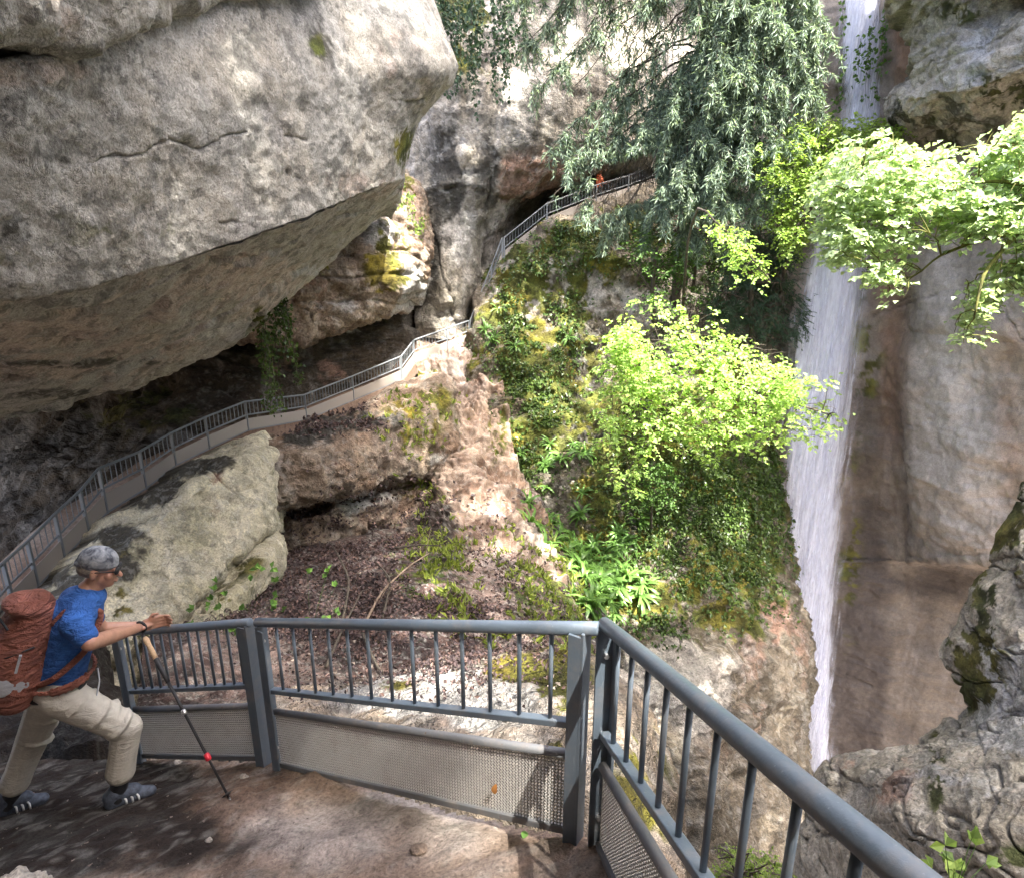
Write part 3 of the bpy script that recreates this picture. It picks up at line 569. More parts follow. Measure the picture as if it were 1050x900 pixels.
# keep the part on the near side of the railings
RA, RB, RC, RD = np.array((.34, 1.98)), np.array((-1.56, 3.14)), np.array((-2.85, 3.62)), np.array((-6.6, 4.3))
def side(P, A, B): return (B[0] - A[0]) * (P[..., 1] - A[1]) - (B[1] - A[1]) * (P[..., 0] - A[0])
F = np.stack((idx[:-1, :-1], idx[1:, :-1], idx[1:, 1:], idx[:-1, 1:]), -1).reshape(-1, 4)
cen = PV.reshape(-1, 3)[F].mean(1)
RE = np.array((.62, .0))
keep = (side(cen, RA, RB) > -.10) & (side(cen, RB, RC) > -.10) & (side(cen, RC, RD) > -.10) & ((side(cen, RE, RA) > -.10) | (cen[:, 1] < 0))
keep &= (cen[:, 0] < .75)
F = F[keep]
VVp = PV.reshape(-1, 3)
pm = dict(dark=blobs(VVp, [(0, 680, 140, 100, 1), (30, 780, 130, 90, 1), (70, 850, 150, 60, .95), (150, 800, 46, 16, .7), (210, 860, 50, 24, .4), (150, 880, 80, 20, .5)]), pale=blobs(VVp, [(410, 850, 150, 50, .85), (470, 830, 80, 20, .4), (270, 850, 30, 14, .6)]), warm=blobs(VVp, [(300, 830, 150, 40, .2)]))  # dark blobs put cave shade into the left floor, along with damp soil
used = np.unique(F); remap = -np.ones(len(VVp), int); remap[used] = np.arange(len(used)); F2 = remap[F]
Vt = VVp[used]; Vb = Vt - np.array((0, 0, .5))
# rim
e = {}
for f in F2:
    for a, b in ((f[0], f[1]), (f[1], f[2]), (f[2], f[3]), (f[3], f[0])):
        if (b, a) in e: del e[(b, a)]
        else: e[(a, b)] = 1
k = len(Vt); Fr = np.array([(b, a, a + k, b + k) for a, b in e])
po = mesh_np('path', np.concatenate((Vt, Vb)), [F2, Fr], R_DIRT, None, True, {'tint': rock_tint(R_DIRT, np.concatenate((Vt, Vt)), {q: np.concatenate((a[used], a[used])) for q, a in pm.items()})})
tag(po, 'brown trodden earth path with shallow steps, where the hiker walks', 'path', None, 'structure')
# ------------------------------------------------------------------ the rest of the gorge, out of the frame or behind everything
far = [[(-900, -700, 46), (200, -700, 50), (900, -700, 52), (1700, -700, 46)], [(-900, 100, 45), (200, 100, 49), (900, 100, 51), (1700, 100, 45)], [(-900, 700, 44), (200, 700, 47), (900, 700, 49), (1700, 700, 44)], [(-900, 980, 36), (200, 980, 38), (900, 980, 38), (1700, 980, 36)]]
patch('gorge_back_wall', far, R_WALL, dz(s=3, seed=141), 'far grey gorge wall behind everything', res=12, thick=3, cat='cliff')
def sheet(name, P, mat, label, n=90, s=1.2, seed=5, cat='rock'):
    G = np.array(P, float); A = crom([n // (len(G) - 1)] * (len(G) - 1)); B = crom([n // (G.shape[1] - 1)] * (G.shape[1] - 1))
    V = np.einsum('ir,rck->ick', A, G); V = np.einsum('jc,ick->ijk', B, V)
    nn = np.cross(np.gradient(V, axis=0), np.gradient(V, axis=1)); nn /= np.linalg.norm(nn, axis=-1, keepdims=True) + 1e-9
    V = V + nn * rockdisp(V, s=s, seed=seed)[..., None]
    a, b = V.shape[:2]; ix = np.arange(a * b).reshape(a, b); F = np.stack((ix[:-1, :-1], ix[1:, :-1], ix[1:, 1:], ix[:-1, 1:]), -1).reshape(-1, 4)
    o = mesh_np(name, V.reshape(-1, 3), F, mat, None, True, {'tint': rock_tint(mat, V.reshape(-1, 3), {})}); tag(o, label, cat, None, 'structure'); return o
# unseen rock beside and behind the viewer; roof drawn out to shade the path
sheet('path_side_wall', [[(-5.2, -8, 7), (-5.0, -2, 6.5), (-4.6, 1.2, 6.2), (-4.8, 3.0, 6), (-5.4, 5.0, 6)], [(1.2, -8, 6), (.7, -2, 4.6), (-.2, 1.2, 3.6), (-1.8, 2.8, 3.6), (-4.6, 4.6, 2.6)], [(1.0, -8, 3), (.5, -2, 2.5), (-.5, 1.2, 2.1), (-2.2, 2.9, 2.1), (-4.9, 4.4, 1.2)], [(-2.4, -8, 1.2), (-2.6, -2, .9), (-3.4, 1.2, .5), (-4.4, 2.8, .4), (-7.5, 3.9, .1)], [(-2.2, -8, -1.2), (-2.6, -2, -1.5), (-3.7, 1.2, -2.2), (-5.4, 2.4, -2.6), (-8, 3.2, -3)], [(-2, -8, -3), (-2.4, -2, -4), (-3.6, 1.2, -5), (-5.2, 2.4, -6), (-8, 3.2, -6.5)]], R_NEAR, 'rock wall with an unseen low roof shading the inner side of the path')
sheet('path_back_wall', [[(-3, -6, 8), (0, -6.5, 9), (4, -7, 9)], [(-3, -5.5, 3), (0, -5.8, 3.5), (4, -6.4, 4)], [(-3, -5, -4), (0, -5.2, -3.5), (4, -6, -3)]], R_NEAR, 'rock wall at the head of the path')
sheet('gorge_side_wall', [[(17, 12, 16), (16, -2, 15), (14, -14, 15), (4, -22, 15), (-8, -20, 16)], [(15, 11, 4), (14, -2, 4), (11, -13, 4), (3, -19, 4), (-7, -16, 5)], [(13.5, 10, -8), (12, -2, -8), (9, -11, -8), (3, -15, -8), (-6, -13, -6)], [(11, 9, -38), (9, -2, -38), (7, -9, -36), (2, -12, -30), (-6, -11, -22)]], R_NEAR, 'rough side wall of the gorge opposite the path', n=120, s=1.8)
sheet('gorge_floor', [[(-60, -40, -16), (-20, -40, -20), (20, -40, -34), (60, -40, -26)], [(-60, 10, -14), (-20, 10, -16), (12, 12, -36), (60, 10, -26)], [(-60, 60, -14), (-20, 60, -16), (12, 60, -34), (60, 60, -24)]], R_GORGE, 'wet rocky floor at the bottom of the gorge', n=120, s=2, cat='ground')

# ------------------------------------------------------------------ unseen leaf screen added towards the sun, gaps cut where sun patches should fall
def leaf_mat(name, col, var=.35, trans=.45, rough=.55):
    m, t, bs = newmat(name); N = NT(t)
    g = N.n('ShaderNodeNewGeometry').outputs['Random Per Island']
    lo = tuple(x * (1 - var) for x in col); hi = (col[0] * (1 + var * 1.3), col[1] * (1 + var), col[2] * (1 + var * .5))
    c = N.ramp(g, [(0, lo), (.5, col), (1, hi)])
    N.l(c, bs.inputs['Base Color']); bs.inputs['Roughness'].default_value = rough; bs.inputs['Specular IOR Level'].default_value = .35
    tr = N.n('ShaderNodeBsdfTranslucent'); N.l(N.mix(1.0, c, (1.25, 1.35, .75), 'MULTIPLY'), tr.inputs['Color'])
    mx = N.n('ShaderNodeMixShader'); mx.inputs[0].default_value = trans
    N.l(bs.outputs[0], mx.inputs[1]); N.l(tr.outputs[0], mx.inputs[2]); N.l(mx.outputs[0], t.nodes['Material Output'].inputs['Surface'])
    return m
def unit(v): return v / (np.linalg.norm(v, axis=-1, keepdims=True) + 1e-9)
def leaves(name, P, D, Nn, L, Wd, mat, parent=None, fold=.18, droop=.15):
    """one folded leaf per row: base P, direction D, upper side Nn, length L, width Wd"""
    P = np.asarray(P, float); D = unit(np.asarray(D, float)); Nn = np.asarray(Nn, float); Nn = unit(Nn - D * (Nn * D).sum(-1, keepdims=True)); S = np.cross(D, Nn)
    n = len(P); L = np.broadcast_to(L, n)[:, None]; Wd = np.broadcast_to(Wd, n)[:, None]
    b = P; tip = P + D * L - Nn * L * droop; m1 = P + D * L * .5 + S * Wd / 2 + Nn * Wd * fold; m2 = P + D * L * .5 - S * Wd / 2 + Nn * Wd * fold
    V = np.stack((b, m1, tip, m2), 1).reshape(-1, 3); i = np.arange(n)[:, None] * 4
    F = np.concatenate((i + np.array((0, 1, 2)), i + np.array((0, 2, 3))), 0)
    return mesh_np(name, V, F, mat, parent, False)
SUNV = np.array(TO_SUN); E1 = np.cross(SUNV, (0, 0, 1.)); E1 /= np.linalg.norm(E1); E2 = np.cross(E1, SUNV)
def sunlit(px, py, Y, r): p = W(px, py, Y); return (p @ E1, p @ E2, r)
LIT = [sunlit(425, 290, 24.8, 1.5), sunlit(400, 325, 25, .9), sunlit(400, 270, 24.3, .9), sunlit(470, 335, 27.5, 1.0), sunlit(440, 370, 25.5, .9), sunlit(505, 320, 28, .9), sunlit(415, 215, 26, .8), sunlit(245, 340, 13, .35), sunlit(215, 345, 12.5, .25),
       sunlit(640, 60, 31, 1.6), sunlit(575, 95, 30, .9), sunlit(700, 65, 31.5, 1.2), sunlit(520, 135, 28.6, .7), sunlit(575, 250, 28.8, 1.2), sunlit(640, 300, 28, 1.0), sunlit(540, 270, 28.3, .8), sunlit(535, 340, 27, 1.1), sunlit(560, 420, 25.5, .9), sunlit(525, 460, 24.5, .6), sunlit(660, 590, 18.5, .9), sunlit(230, 520, 12.5, .5), sunlit(170, 600, 9.6, .35),
       sunlit(500, 530, 19, .7), sunlit(510, 570, 16.5, .5), sunlit(560, 560, 17.5, .8), sunlit(485, 470, 21.5, .25), sunlit(540, 600, 14, .5), sunlit(590, 590, 17, .9), sunlit(640, 630, 17.5, .9), sunlit(530, 490, 23, .6),
       sunlit(480, 712, 4.7, .30), sunlit(550, 690, 4.7, .25), sunlit(580, 740, 4.0, .3), sunlit(400, 715, 4.9, .3), sunlit(650, 800, 3.0, .25), sunlit(482, 632, 2.5, .10),
       sunlit(690, 350, 20, 2.6), sunlit(655, 410, 20, 2.2), sunlit(740, 390, 20, 2.8), sunlit(815, 420, 20, 1.5), sunlit(648, 490, 20, 1.5), sunlit(710, 450, 20, 1.8), sunlit(760, 260, 20, 1.0), sunlit(650, 330, 19, 1.2),
       sunlit(920, 210, 10.8, 1.9), sunlit(990, 180, 10.4, 1.6), sunlit(880, 250, 10.8, 1.5), sunlit(1010, 250, 10, 1.0), sunlit(1000, 295, 9.8, 1.2), sunlit(960, 240, 10.4, 1.2), sunlit(860, 190, 11.5, .8), sunlit(1040, 150, 9.5, 1.0),
       sunlit(690, 150, 24, 2.2), sunlit(770, 110, 23, 2.6), sunlit(740, 190, 23, 2.2), sunlit(600, 230, 25, 1.5), sunlit(830, 160, 24, 2.4), sunlit(815, 60, 23, 1.4), sunlit(640, 20, 24, 1.6), sunlit(820, 230, 24.5, 2.2), sunlit(680, 235, 24.5, 1.8), sunlit(890, 160, 24.5, 2.0)]
SHADE = [sunlit(885, y, 27.1, 2.3) for y in (-90, -40, 0, 40)]
def sun_gap(u, v):
    q = np.stack((u, v, u * 0), -1); j = 1 + .45 * fbm(q * .9, 3, 77); g = np.zeros(u.shape, bool)
    for a, b, r in LIT: g |= (u - a) ** 2 + (v - b) ** 2 < (r * j) ** 2
    for a, b, r in SHADE: g &= (u - a) ** 2 + (v - b) ** 2 > r * r
    return g
n = 150000; R = np.random.default_rng(5)
u = R.uniform(-26, 30, n); v = R.uniform(-24, 30, n)
ok = ~sun_gap(u, v); u, v = u[ok], v[ok]
# a few stray flecks of sun through the leaf screen
nr = np.min([(u - a) ** 2 + (v - b) ** 2 for a, b, r in SHADE], axis=0) < 9; fl = (fbm(np.stack((u * 1.3, v * 1.3, u * 0), -1), 3, 88) < .62) | nr; u, v = u[fl], v[fl]; n = len(u)
P = u[:, None] * E1 + v[:, None] * E2 + (60 + R.uniform(0, 5, n))[:, None] * SUNV
o = leaves('shade_screen_foliage', P, R.normal(size=(n, 3)), SUNV + R.normal(size=(n, 3)) * .5, R.uniform(.35, .6, n), R.uniform(.25, .4, n), leaf_mat('shade screen leaf', (.05, .085, .02), trans=.15))
tag(o, 'unseen leaf screen added high above the gorge, with gaps cut for sun patches', 'woods', None, 'stuff')
# ------------------------------------------------------------------ waterfall
def water_mat():
    m, t, bs = newmat('falling water'); N = NT(t); o = N.n('ShaderNodeTexCoord').outputs['Object']
    st = N.noise(N.mapped(o, (5, 5, .35)), 1.0, 7, .65, .3); bl = N.noise(N.mapped(o, (1.6, 1.6, .9)), 1.0, 5, .65)
    c = N.ramp(st, [(.2, (.66, .70, .90)), (.6, (.86, .89, .99))]); N.l(c, bs.inputs['Base Color']); bs.inputs['Roughness'].default_value = .55
    e = N.attr('body')
    f = N.math('ADD', N.math('MULTIPLY', e, 1.15), N.math('MULTIPLY', N.math('SUBTRACT', N.math('ADD', N.math('MULTIPLY', st, .7), N.math('MULTIPLY', bl, .3)), .5), 1.8))
    al = N.ramp(f, [(.08, 0), (.86, .93)])
    tl = N.n('ShaderNodeBsdfTranslucent'); N.l(c, tl.inputs['Color']); m1 = N.n('ShaderNodeMixShader'); m1.inputs[0].default_value = .35
    N.l(bs.outputs[0], m1.inputs[1]); N.l(tl.outputs[0], m1.inputs[2])
    tp = N.n('ShaderNodeBsdfTransparent'); m2 = N.n('ShaderNodeMixShader'); N.l(al, m2.inputs[0]); N.l(tp.outputs[0], m2.inputs[1]); N.l(m1.outputs[0], m2.inputs[2])
    N.l(m2.outputs[0], t.nodes['Material Output'].inputs['Surface']); N.l(N.bump(st, .7, .2), bs.inputs['Normal'])
    return m
WF = [(-200, 868, 922), (-60, 866, 916), (0, 865, 912), (60, 866, 908), (110, 870, 906), (150, 862, 900), (200, 848, 894), (250, 836, 892), (330, 818, 888), (400, 811, 880), (440, 806, 874), (500, 806, 869), (560, 810, 863), (640, 814, 856), (700, 824, 853), (740, 830, 851), (795, 834, 848), (850, 836, 848), (930, 834, 850)]
def fall():
    py = np.linspace(-200, 925, 320); l = np.interp(py, [q[0] for q in WF], [q[1] for q in WF]); r = np.interp(py, [q[0] for q in WF], [q[2] for q in WF])
    Vs = []; Fs = []; At = []; n0 = 0
    for lay, (dY, grow, dens) in enumerate(((0, 0, 1.0), (-.35, 3, .55), (-.6, 9, .30))):
        u = np.linspace(0, 1, 44)
        V = np.zeros((len(py), len(u), 3)); A = np.zeros(V.shape[:2])
        for i, (y, a, b) in enumerate(zip(py, l, r)):
            wob = 3 * fbm(np.array([[3.3 + lay, y * .02, .5]]), 3, 4)[0]
            for j, t in enumerate(u):
                V[i, j] = W(a - grow + wob + (b - a + 2 * grow) * t, y, 27.1 + dY - .35 * math.sin(math.pi * t))
                A[i, j] = dens * min(1, min(t * 7, (1 - t) * 3.2)) * (.66 if t > .74 else 1)
        q = V.copy(); q[..., 2] *= .12
        V[..., 1] -= .07 * ridged(q * 2.2, 4, 9 + lay)
        ix = np.arange(V.shape[0] * V.shape[1]).reshape(V.shape[:2]) + n0
        Fs.append(np.stack((ix[:-1, :-1], ix[1:, :-1], ix[1:, 1:], ix[:-1, 1:]), -1).reshape(-1, 4)); Vs.append(V.reshape(-1, 3)); At.append(A.ravel()); n0 += V.shape[0] * V.shape[1]
    o = mesh_np('waterfall', np.concatenate(Vs), Fs, water_mat(), None, True, {'body': np.concatenate(At)})
    tag(o, 'tall thin white waterfall dropping into the gorge', 'waterfall', None, 'structure')
fall()
# ------------------------------------------------------------------ railings
def metal(name, col, rough=.42, met=.55, dust=.3, dcol=(.30, .26, .23)):
    m, t, bs = newmat(name); N = NT(t); o = N.n('ShaderNodeTexCoord').outputs['Object']
    n = N.noise(o, 9, 6, .7); c = N.mix(N.ramp(n, [(.5, 0), (.72, dust)]), col, dcol); k = N.noise(o, 38, 5, .7); c = N.mix(N.math('MULTIPLY', N.ramp(k, [(.66, 0), (.70, 1)]), dust * 1.3), c, (.16, .085, .045)); sc2 = N.noise(N.mapped(o, (90, 90, 6), (.3, .8, .2)), 1.0, 3, .6); c = N.mix(N.math('MULTIPLY', N.ramp(sc2, [(.66, 0), (.72, 1)]), .35), c, (.34, .36, .38))
    N.l(c, bs.inputs['Base Color']); bs.inputs['Metallic'].default_value = met
    N.l(N.ramp(n, [(.3, rough * .8), (.7, min(1, rough * 1.5))]), bs.inputs['Roughness']); N.l(N.bump(N.noise(o, 60, 4, .6), .12, .01), bs.inputs['Normal'])
    return m
M_RAIL = metal('blue grey painted steel', (.125, .16, .20), .36, .1, .42)
M_DUSTY = metal('dusty grey steel', (.16, .165, .175), .6, .25, .75)
M_MESH = metal('dusty expanded metal', (.38, .37, .345), .6, .1, .4)
M_FAR = metal('weathered grey steel', (.13, .145, .155), .5, .1, .3)
M_ZINC = metal('zinc bolt', (.55, .55, .55), .35, .9, .1)
def lerp(a, b, t): return np.asarray(a, float) * (1 - t) + np.asarray(b, float) * t
UP_ = np.array((0, 0, 1.))
def mesh_panel(name, A, B, h0, h1, cell, parent, th=.0012, hole=.60):
    """sheet of expanded metal between heights h0 and h1: real rounded holes"""
    A = np.asarray(A, float); B = np.asarray(B, float); L = np.linalg.norm(B - A); nx_ = int(L / cell); ny_ = int((h1 - h0) / cell)
    D = (B - A) / nx_; Uh = UP_ * (h1 - h0) / ny_; n = np.cross(D, Uh); n /= np.linalg.norm(n)
    I, J = np.meshgrid(np.arange(nx_), np.arange(ny_), indexing='ij'); I = I.ravel(); J = J.ravel()
    ang = np.arange(8) * math.pi / 4 + math.pi / 8
    out = np.stack((np.clip(np.cos(ang) * .9, -.5, .5), np.clip(np.sin(ang) * .9, -.5, .5)), -1); inn = np.stack((np.cos(ang) * hole * .55, np.sin(ang) * hole * .55), -1)
    sh = (J % 2) * .0
    V = []
    for ring, dn in ((out, 0), (inn, 0), (inn, -th * 4)):
        uv = np.stack((I + .5 + sh, J + .5), -1)[:, None, :] + ring[None]
        V.append(A + UP_ * h0 + uv[..., :1] * D + uv[..., 1:] * Uh + n * dn)
    V = np.stack(V, 1)                                  # cells, ring, 8
    base = (np.arange(len(I)) * 24)[:, None]
    k = np.arange(8); k2 = (k + 1) % 8; F = []
    for a, b in ((0, 8), (8, 16)):
        F.append(np.stack((base + a + k, base + a + k2, base + b + k2, base + b + k), -1).reshape(-1, 4))
    o = mesh_np(name, V.reshape(-1, 3), F, M_MESH, parent, False); return o
def railing(label, A, B, nb, posts=(1, 1), over=(.03, .03), cell=.0175, inward=(0, -1)):
    """A, B: ground points under the rail ends"""
    A = np.asarray(A, float); B = np.asarray(B, float); D = (B - A) / np.linalg.norm(B - A); Dh = np.array((D[0], D[1], 0)); Dh /= np.linalg.norm(Dh); Nh = np.cross(UP_, Dh)
    root = empty('railing', tuple((A + B) / 2)); tag(root, label, 'railing', 'railing panels around the platform')
    def part(mb, name, mat, sm=False, bev=0):
        o = mb.build(name, mat, root, sm, bev); o.matrix_parent_inverse = Matrix.Translation(-Vector((A + B) / 2)); return o
    H = 1.1
    part(MB().tube([A + UP_ * H - D * over[0], A + UP_ * H - D * (over[0] - .004), B + UP_ * H + D * (over[1] - .004), B + UP_ * H + D * over[1]], [.022, .0275, .0275, .022], 20), 'top_rail', M_RAIL, True)
    for k, (P, sg) in enumerate(((A, 1), (B, -1))):
        if not posts[k]: continue
        q = P + Dh * sg * .012
        mb = MB().beam(q - UP_ * .12, q + UP_ * (H - .012), .012, .075, up=Nh); mb.beam(q + Dh * sg * .0335 - UP_ * .12 + Nh * .031, q + Dh * sg * .0335 + UP_ * (H - .03) + Nh * .031, .055, .012, up=Nh)
        po_ = part(mb, 'post', M_RAIL, False, .002)
        for hh in (.98, .62, .2):
            b = part(MB().tube([q + UP_ * hh + Dh * sg * .006, q + UP_ * hh + Dh * sg * .020], .011, 6), 'bolt', M_ZINC)
            b.parent = po_; b.matrix_parent_inverse = Matrix.Identity(4)
    a2, b2 = A + Dh * .05, B - Dh * .05
    part(MB().beam(a2 + UP_ * .64, b2 + UP_ * .64, .040, .030), 'lower_rail', M_RAIL, False, .004)
    part(MB().tube([a2 + UP_ * .485, b2 + UP_ * .485], .020, 14), 'middle_rail', M_DUSTY, True)
    part(MB().beam(a2 + UP_ * .085, b2 + UP_ * .085, .032, .034), 'bottom_rail', M_DUSTY, False, .004)
    for i in range(nb):
        t = (i + .75) / (nb + .5); p = lerp(a2, b2, t)
        part(MB().tube([p + UP_ * .65, p + UP_ * (H - .015)], .0095, 8), 'bar', M_RAIL, True)
    o = mesh_panel('mesh_panel', a2, b2, .10, .47, cell, root); o.matrix_parent_inverse = Matrix.Translation(-Vector((A + B) / 2))
    return root
def G3(x, y, dz=0): return np.array((x, y, -1.65 + .135 * x - .392 * y + dz))
railing('grey steel railing panel with mesh foot, between the corner and the hiker', G3(.30, 2.00), G3(-1.53, 3.13), 13, over=(.045, .02))
railing('grey steel railing panel that the hiker holds on to', G3(-1.60, 3.165), G3(-2.78, 3.60, -.03), 13, over=(.0, .0))
railing('grey steel railing panel running up from the corner to the bottom edge', G3(.360, 1.985, .01), G3(.604, .12, -.087), 12, over=(.02, .02))
# far railings along the cliff path: post tops, post feet, distance
RUN1 = [(-62, 640, -50, 712, 7.9), (-22, 602, -10, 662, 8.9), (3, 577, 15, 630, 9.8), (28, 555, 39, 604, 10.6), (56, 527, 67, 575, 11.4), (82, 503, 90, 548, 12.2), (101, 480, 108, 528, 12.9), (143, 463, 149, 503, 14.2), (175, 444, 182, 479, 15.3), (210, 428, 214, 462, 16.4), (251, 412, 255, 443, 18.0), (312, 405, 313, 432, 20.4), (361, 386, 362, 412, 22.9), (410, 366, 411, 391, 25.0)]
RUN2 = [(411, 366, 412, 391, 25.05), (424, 349, 425, 373, 26.2), (458, 337, 459, 361, 27.4), (481, 329, 482, 353, 28.0)]
RUN3 = [(482, 329, 483, 353, 28.0), (494, 298, 495, 321, 28.2), (504, 273, 505, 297, 28.4), (515, 244, 516, 268, 28.6)]
RUN4 = [(517, 244, 517, 268, 28.6), (561, 209, 562, 234, 28.9), (612, 190, 613, 213, 29.9), (645, 180, 646, 203, 30.6), (678, 168, 679, 190, 31.3), (720, 160, 720, 182, 31.6)]
M_FARMESH, t_, b_ = newmat('far mesh panel'); N_ = NT(t_); b_.inputs['Base Color'].default_value = (.30, .27, .235, 1); b_.inputs['Roughness'].default_value = .7
tp_ = N_.n('ShaderNodeBsdfTransparent'); mx_ = N_.n('ShaderNodeMixShader'); mx_.inputs[0].default_value = .8; N_.l(tp_.outputs[0], mx_.inputs[1]); N_.l(b_.outputs[0], mx_.inputs[2]); N_.l(mx_.outputs[0], t_.nodes['Material Output'].inputs['Surface'])
def far_run(run, label):
    T = [W(q[0], q[1], q[4]) for q in run]; Bt = [np.array((t[0], t[1], W(q[2], q[3], q[4])[2])) for t, q in zip(T, run)]
    c = Vector(Bt[len(Bt) // 2]); root = empty('path_railing', c); tag(root, label, 'railing', 'railings along the cliff path')
    inv = Matrix.Translation(-c)
    def part(mb, name, mat):
        o = mb.build(name, mat, root); o.matrix_parent_inverse = inv; return o
    for t, b in zip(T, Bt): part(MB().beam(b - UP_ * .25, t, .07, .05, up=(0, 1, 0)), 'post', M_FAR)
    part(MB().tube(T, .032, 8), 'top_rail', M_FAR)
    part(MB().tube([lerp(b, t, .57) for t, b in zip(T, Bt)], .026, 6), 'lower_rail', M_FAR)
    part(MB().tube([lerp(b, t, .06) for t, b in zip(T, Bt)], .026, 6), 'bottom_rail', M_FAR)
    for i in range(len(T) - 1):
        L = np.linalg.norm(T[i + 1] - T[i]); n = max(4, int(L / .16)); mb = MB()
        for k in range(1, n):
            f = k / n; t, b = lerp(T[i], T[i + 1], f), lerp(Bt[i], Bt[i + 1], f); mb.tube([lerp(b, t, .57), lerp(b, t, .985)], .013, 4, False)
        part(mb, 'bar_panel', M_FAR)
        mb = MB(); q = [lerp(Bt[j], T[j], f) for j, f in ((i, .09), (i + 1, .09), (i + 1, .45), (i, .45))]; nn = np.cross(q[1] - q[0], q[3] - q[0]); nn /= np.linalg.norm(nn)
        mb.add(q + [p + nn * .012 for p in q], [(0, 1, 2, 3), (7, 6, 5, 4), (0, 4, 5, 1), (1, 5, 6, 2), (2, 6, 7, 3), (3, 7, 4, 0)]); part(mb, 'mesh_panel', M_FARMESH)
    return T, Bt
DECK = []
for r_, lb in ((RUN1, 'long grey railing along the lower path under the overhang'), (RUN2, 'short grey railing at the sunny bend of the cliff path'), (RUN3, 'steep grey railing climbing the steps past the pillar'), (RUN4, 'grey railing along the upper path in front of the hollow')):
    DECK += far_run(r_, lb)[1]
# the path behind those railings
def deck():
    V = []; F = []; n = len(DECK)
    for i, p in enumerate(DECK):
        t = DECK[min(i + 1, n - 1)] - DECK[max(i - 1, 0)]; t[2] = 0; t /= np.linalg.norm(t) + 1e-9; s = np.cross(UP_, t)
        for k, (off, dz_) in enumerate(((-.10, -.45), (-.10, .05), (.55, .03), (1.3, .04), (1.3, -.5))): V.append(p + s * off + UP_ * dz_)
    for i in range(n - 1):
        for k in range(4): F.append((i * 5 + k, i * 5 + k + 1, i * 5 + k + 6, i * 5 + k + 5))
    V = np.array(V); o = mesh_np('cliff_path', V, np.array(F), R_DIRT, None, False, {'tint': rock_tint(R_DIRT, V, {})}); tag(o, 'narrow earth path along the cliff behind the far railings', 'path', None, 'structure')
deck()
# ------------------------------------------------------------------ trees and plants
def bark(name, c1, c2):
    m, t, bs = newmat(name); N = NT(t); o = N.n('ShaderNodeTexCoord').outputs['Object']
    n = N.noise(N.mapped(o, (6, 6, 1.5)), 1.5, 6, .7); N.l(N.ramp(n, [(.35, c1), (.65, c2)]), bs.inputs['Base Color']); bs.inputs['Roughness'].default_value = .9
    N.l(N.bump(n, .8, .05), bs.inputs['Normal']); return m
B_DARK = bark('dark bark', (.03, .024, .018), (.10, .082, .062)); B_MOSS = bark('mossy bark', (.05, .05, .015), (.16, .16, .03)); B_PALE = bark('pale twig bark', (.12, .085, .06), (.28, .21, .15))
L_BEECH = leaf_mat('fresh beech leaf', (.30, .43, .14), .42, .5)
L_MAPLE = leaf_mat('pale maple leaf', (.34, .43, .27), .32, .45, .35)
L_GREEN = leaf_mat('mid green leaf', (.065, .13, .03), .4, .4)
L_LIGHT = leaf_mat('light green leaf', (.19, .28, .065), .38, .45)
L_SPRUCE = leaf_mat('blue green needles', (.155, .215, .165), .62, .3)
L_YEW = leaf_mat('dark yew needles', (.04, .075, .045), .4, .2)
L_FERN = leaf_mat('glossy fern leaf', (.12, .23, .055), .35, .35, .3)
L_IVY = leaf_mat('ivy leaf', (.055, .095, .024), .5, .25, .35)
L_UNDER = leaf_mat('young undergrowth leaf', (.20, .25, .06), .5, .4)
L_LITTER = leaf_mat('dead leaf', (.085, .06, .062), .65, .1, .7)
def inpoly(x, y, poly):
    x = np.asarray(x); y = np.asarray(y); c = np.zeros(x.shape, bool); n = len(poly)
    for i in range(n):
        (x1, y1), (x2, y2) = poly[i], poly[(i + 1) % n]
        c ^= ((y1 > y) != (y2 > y)) & (x < (x2 - x1) * (y - y1) / (y2 - y1 + 1e-9) + x1)
    return c
def curve(pts, n):
    G = np.array(pts, float); k = max(2, n // (len(G) - 1)); return crom([k] * (len(G) - 1)) @ G
def limb_net(R, limbs, att, step=.35, sag=.06):
    """branches grown from limb polylines to every attractor; returns list of (points, level)"""
    nodes = np.concatenate([curve(l, max(4, int(np.linalg.norm(np.diff(np.array(l), axis=0), axis=1).sum() / step))) for l in limbs]); dep = np.zeros(len(nodes))
    order = np.argsort([np.linalg.norm(nodes - a, axis=1).min() for a in att]); out = []
    for i in order:
        a = att[i]; d = np.linalg.norm(nodes - a, axis=1); j = np.argmin(d + .25 * dep); L = d[j]; m = max(3, int(L / step))
        t = np.linspace(0, 1, m + 1)[:, None]; P = nodes[j] * (1 - t) + a * t; P[:, 2] += (sag * L * np.sin(math.pi * t) * 1.2).ravel(); P[1:-1] += R.normal(size=(m - 1, 3)) * L * .03
        out.append((P, dep[j] + 1)); nodes = np.concatenate((nodes, P[1:])); dep = np.concatenate((dep, np.full(m, dep[j] + .6) + t[1:, 0] * .5))
    return out
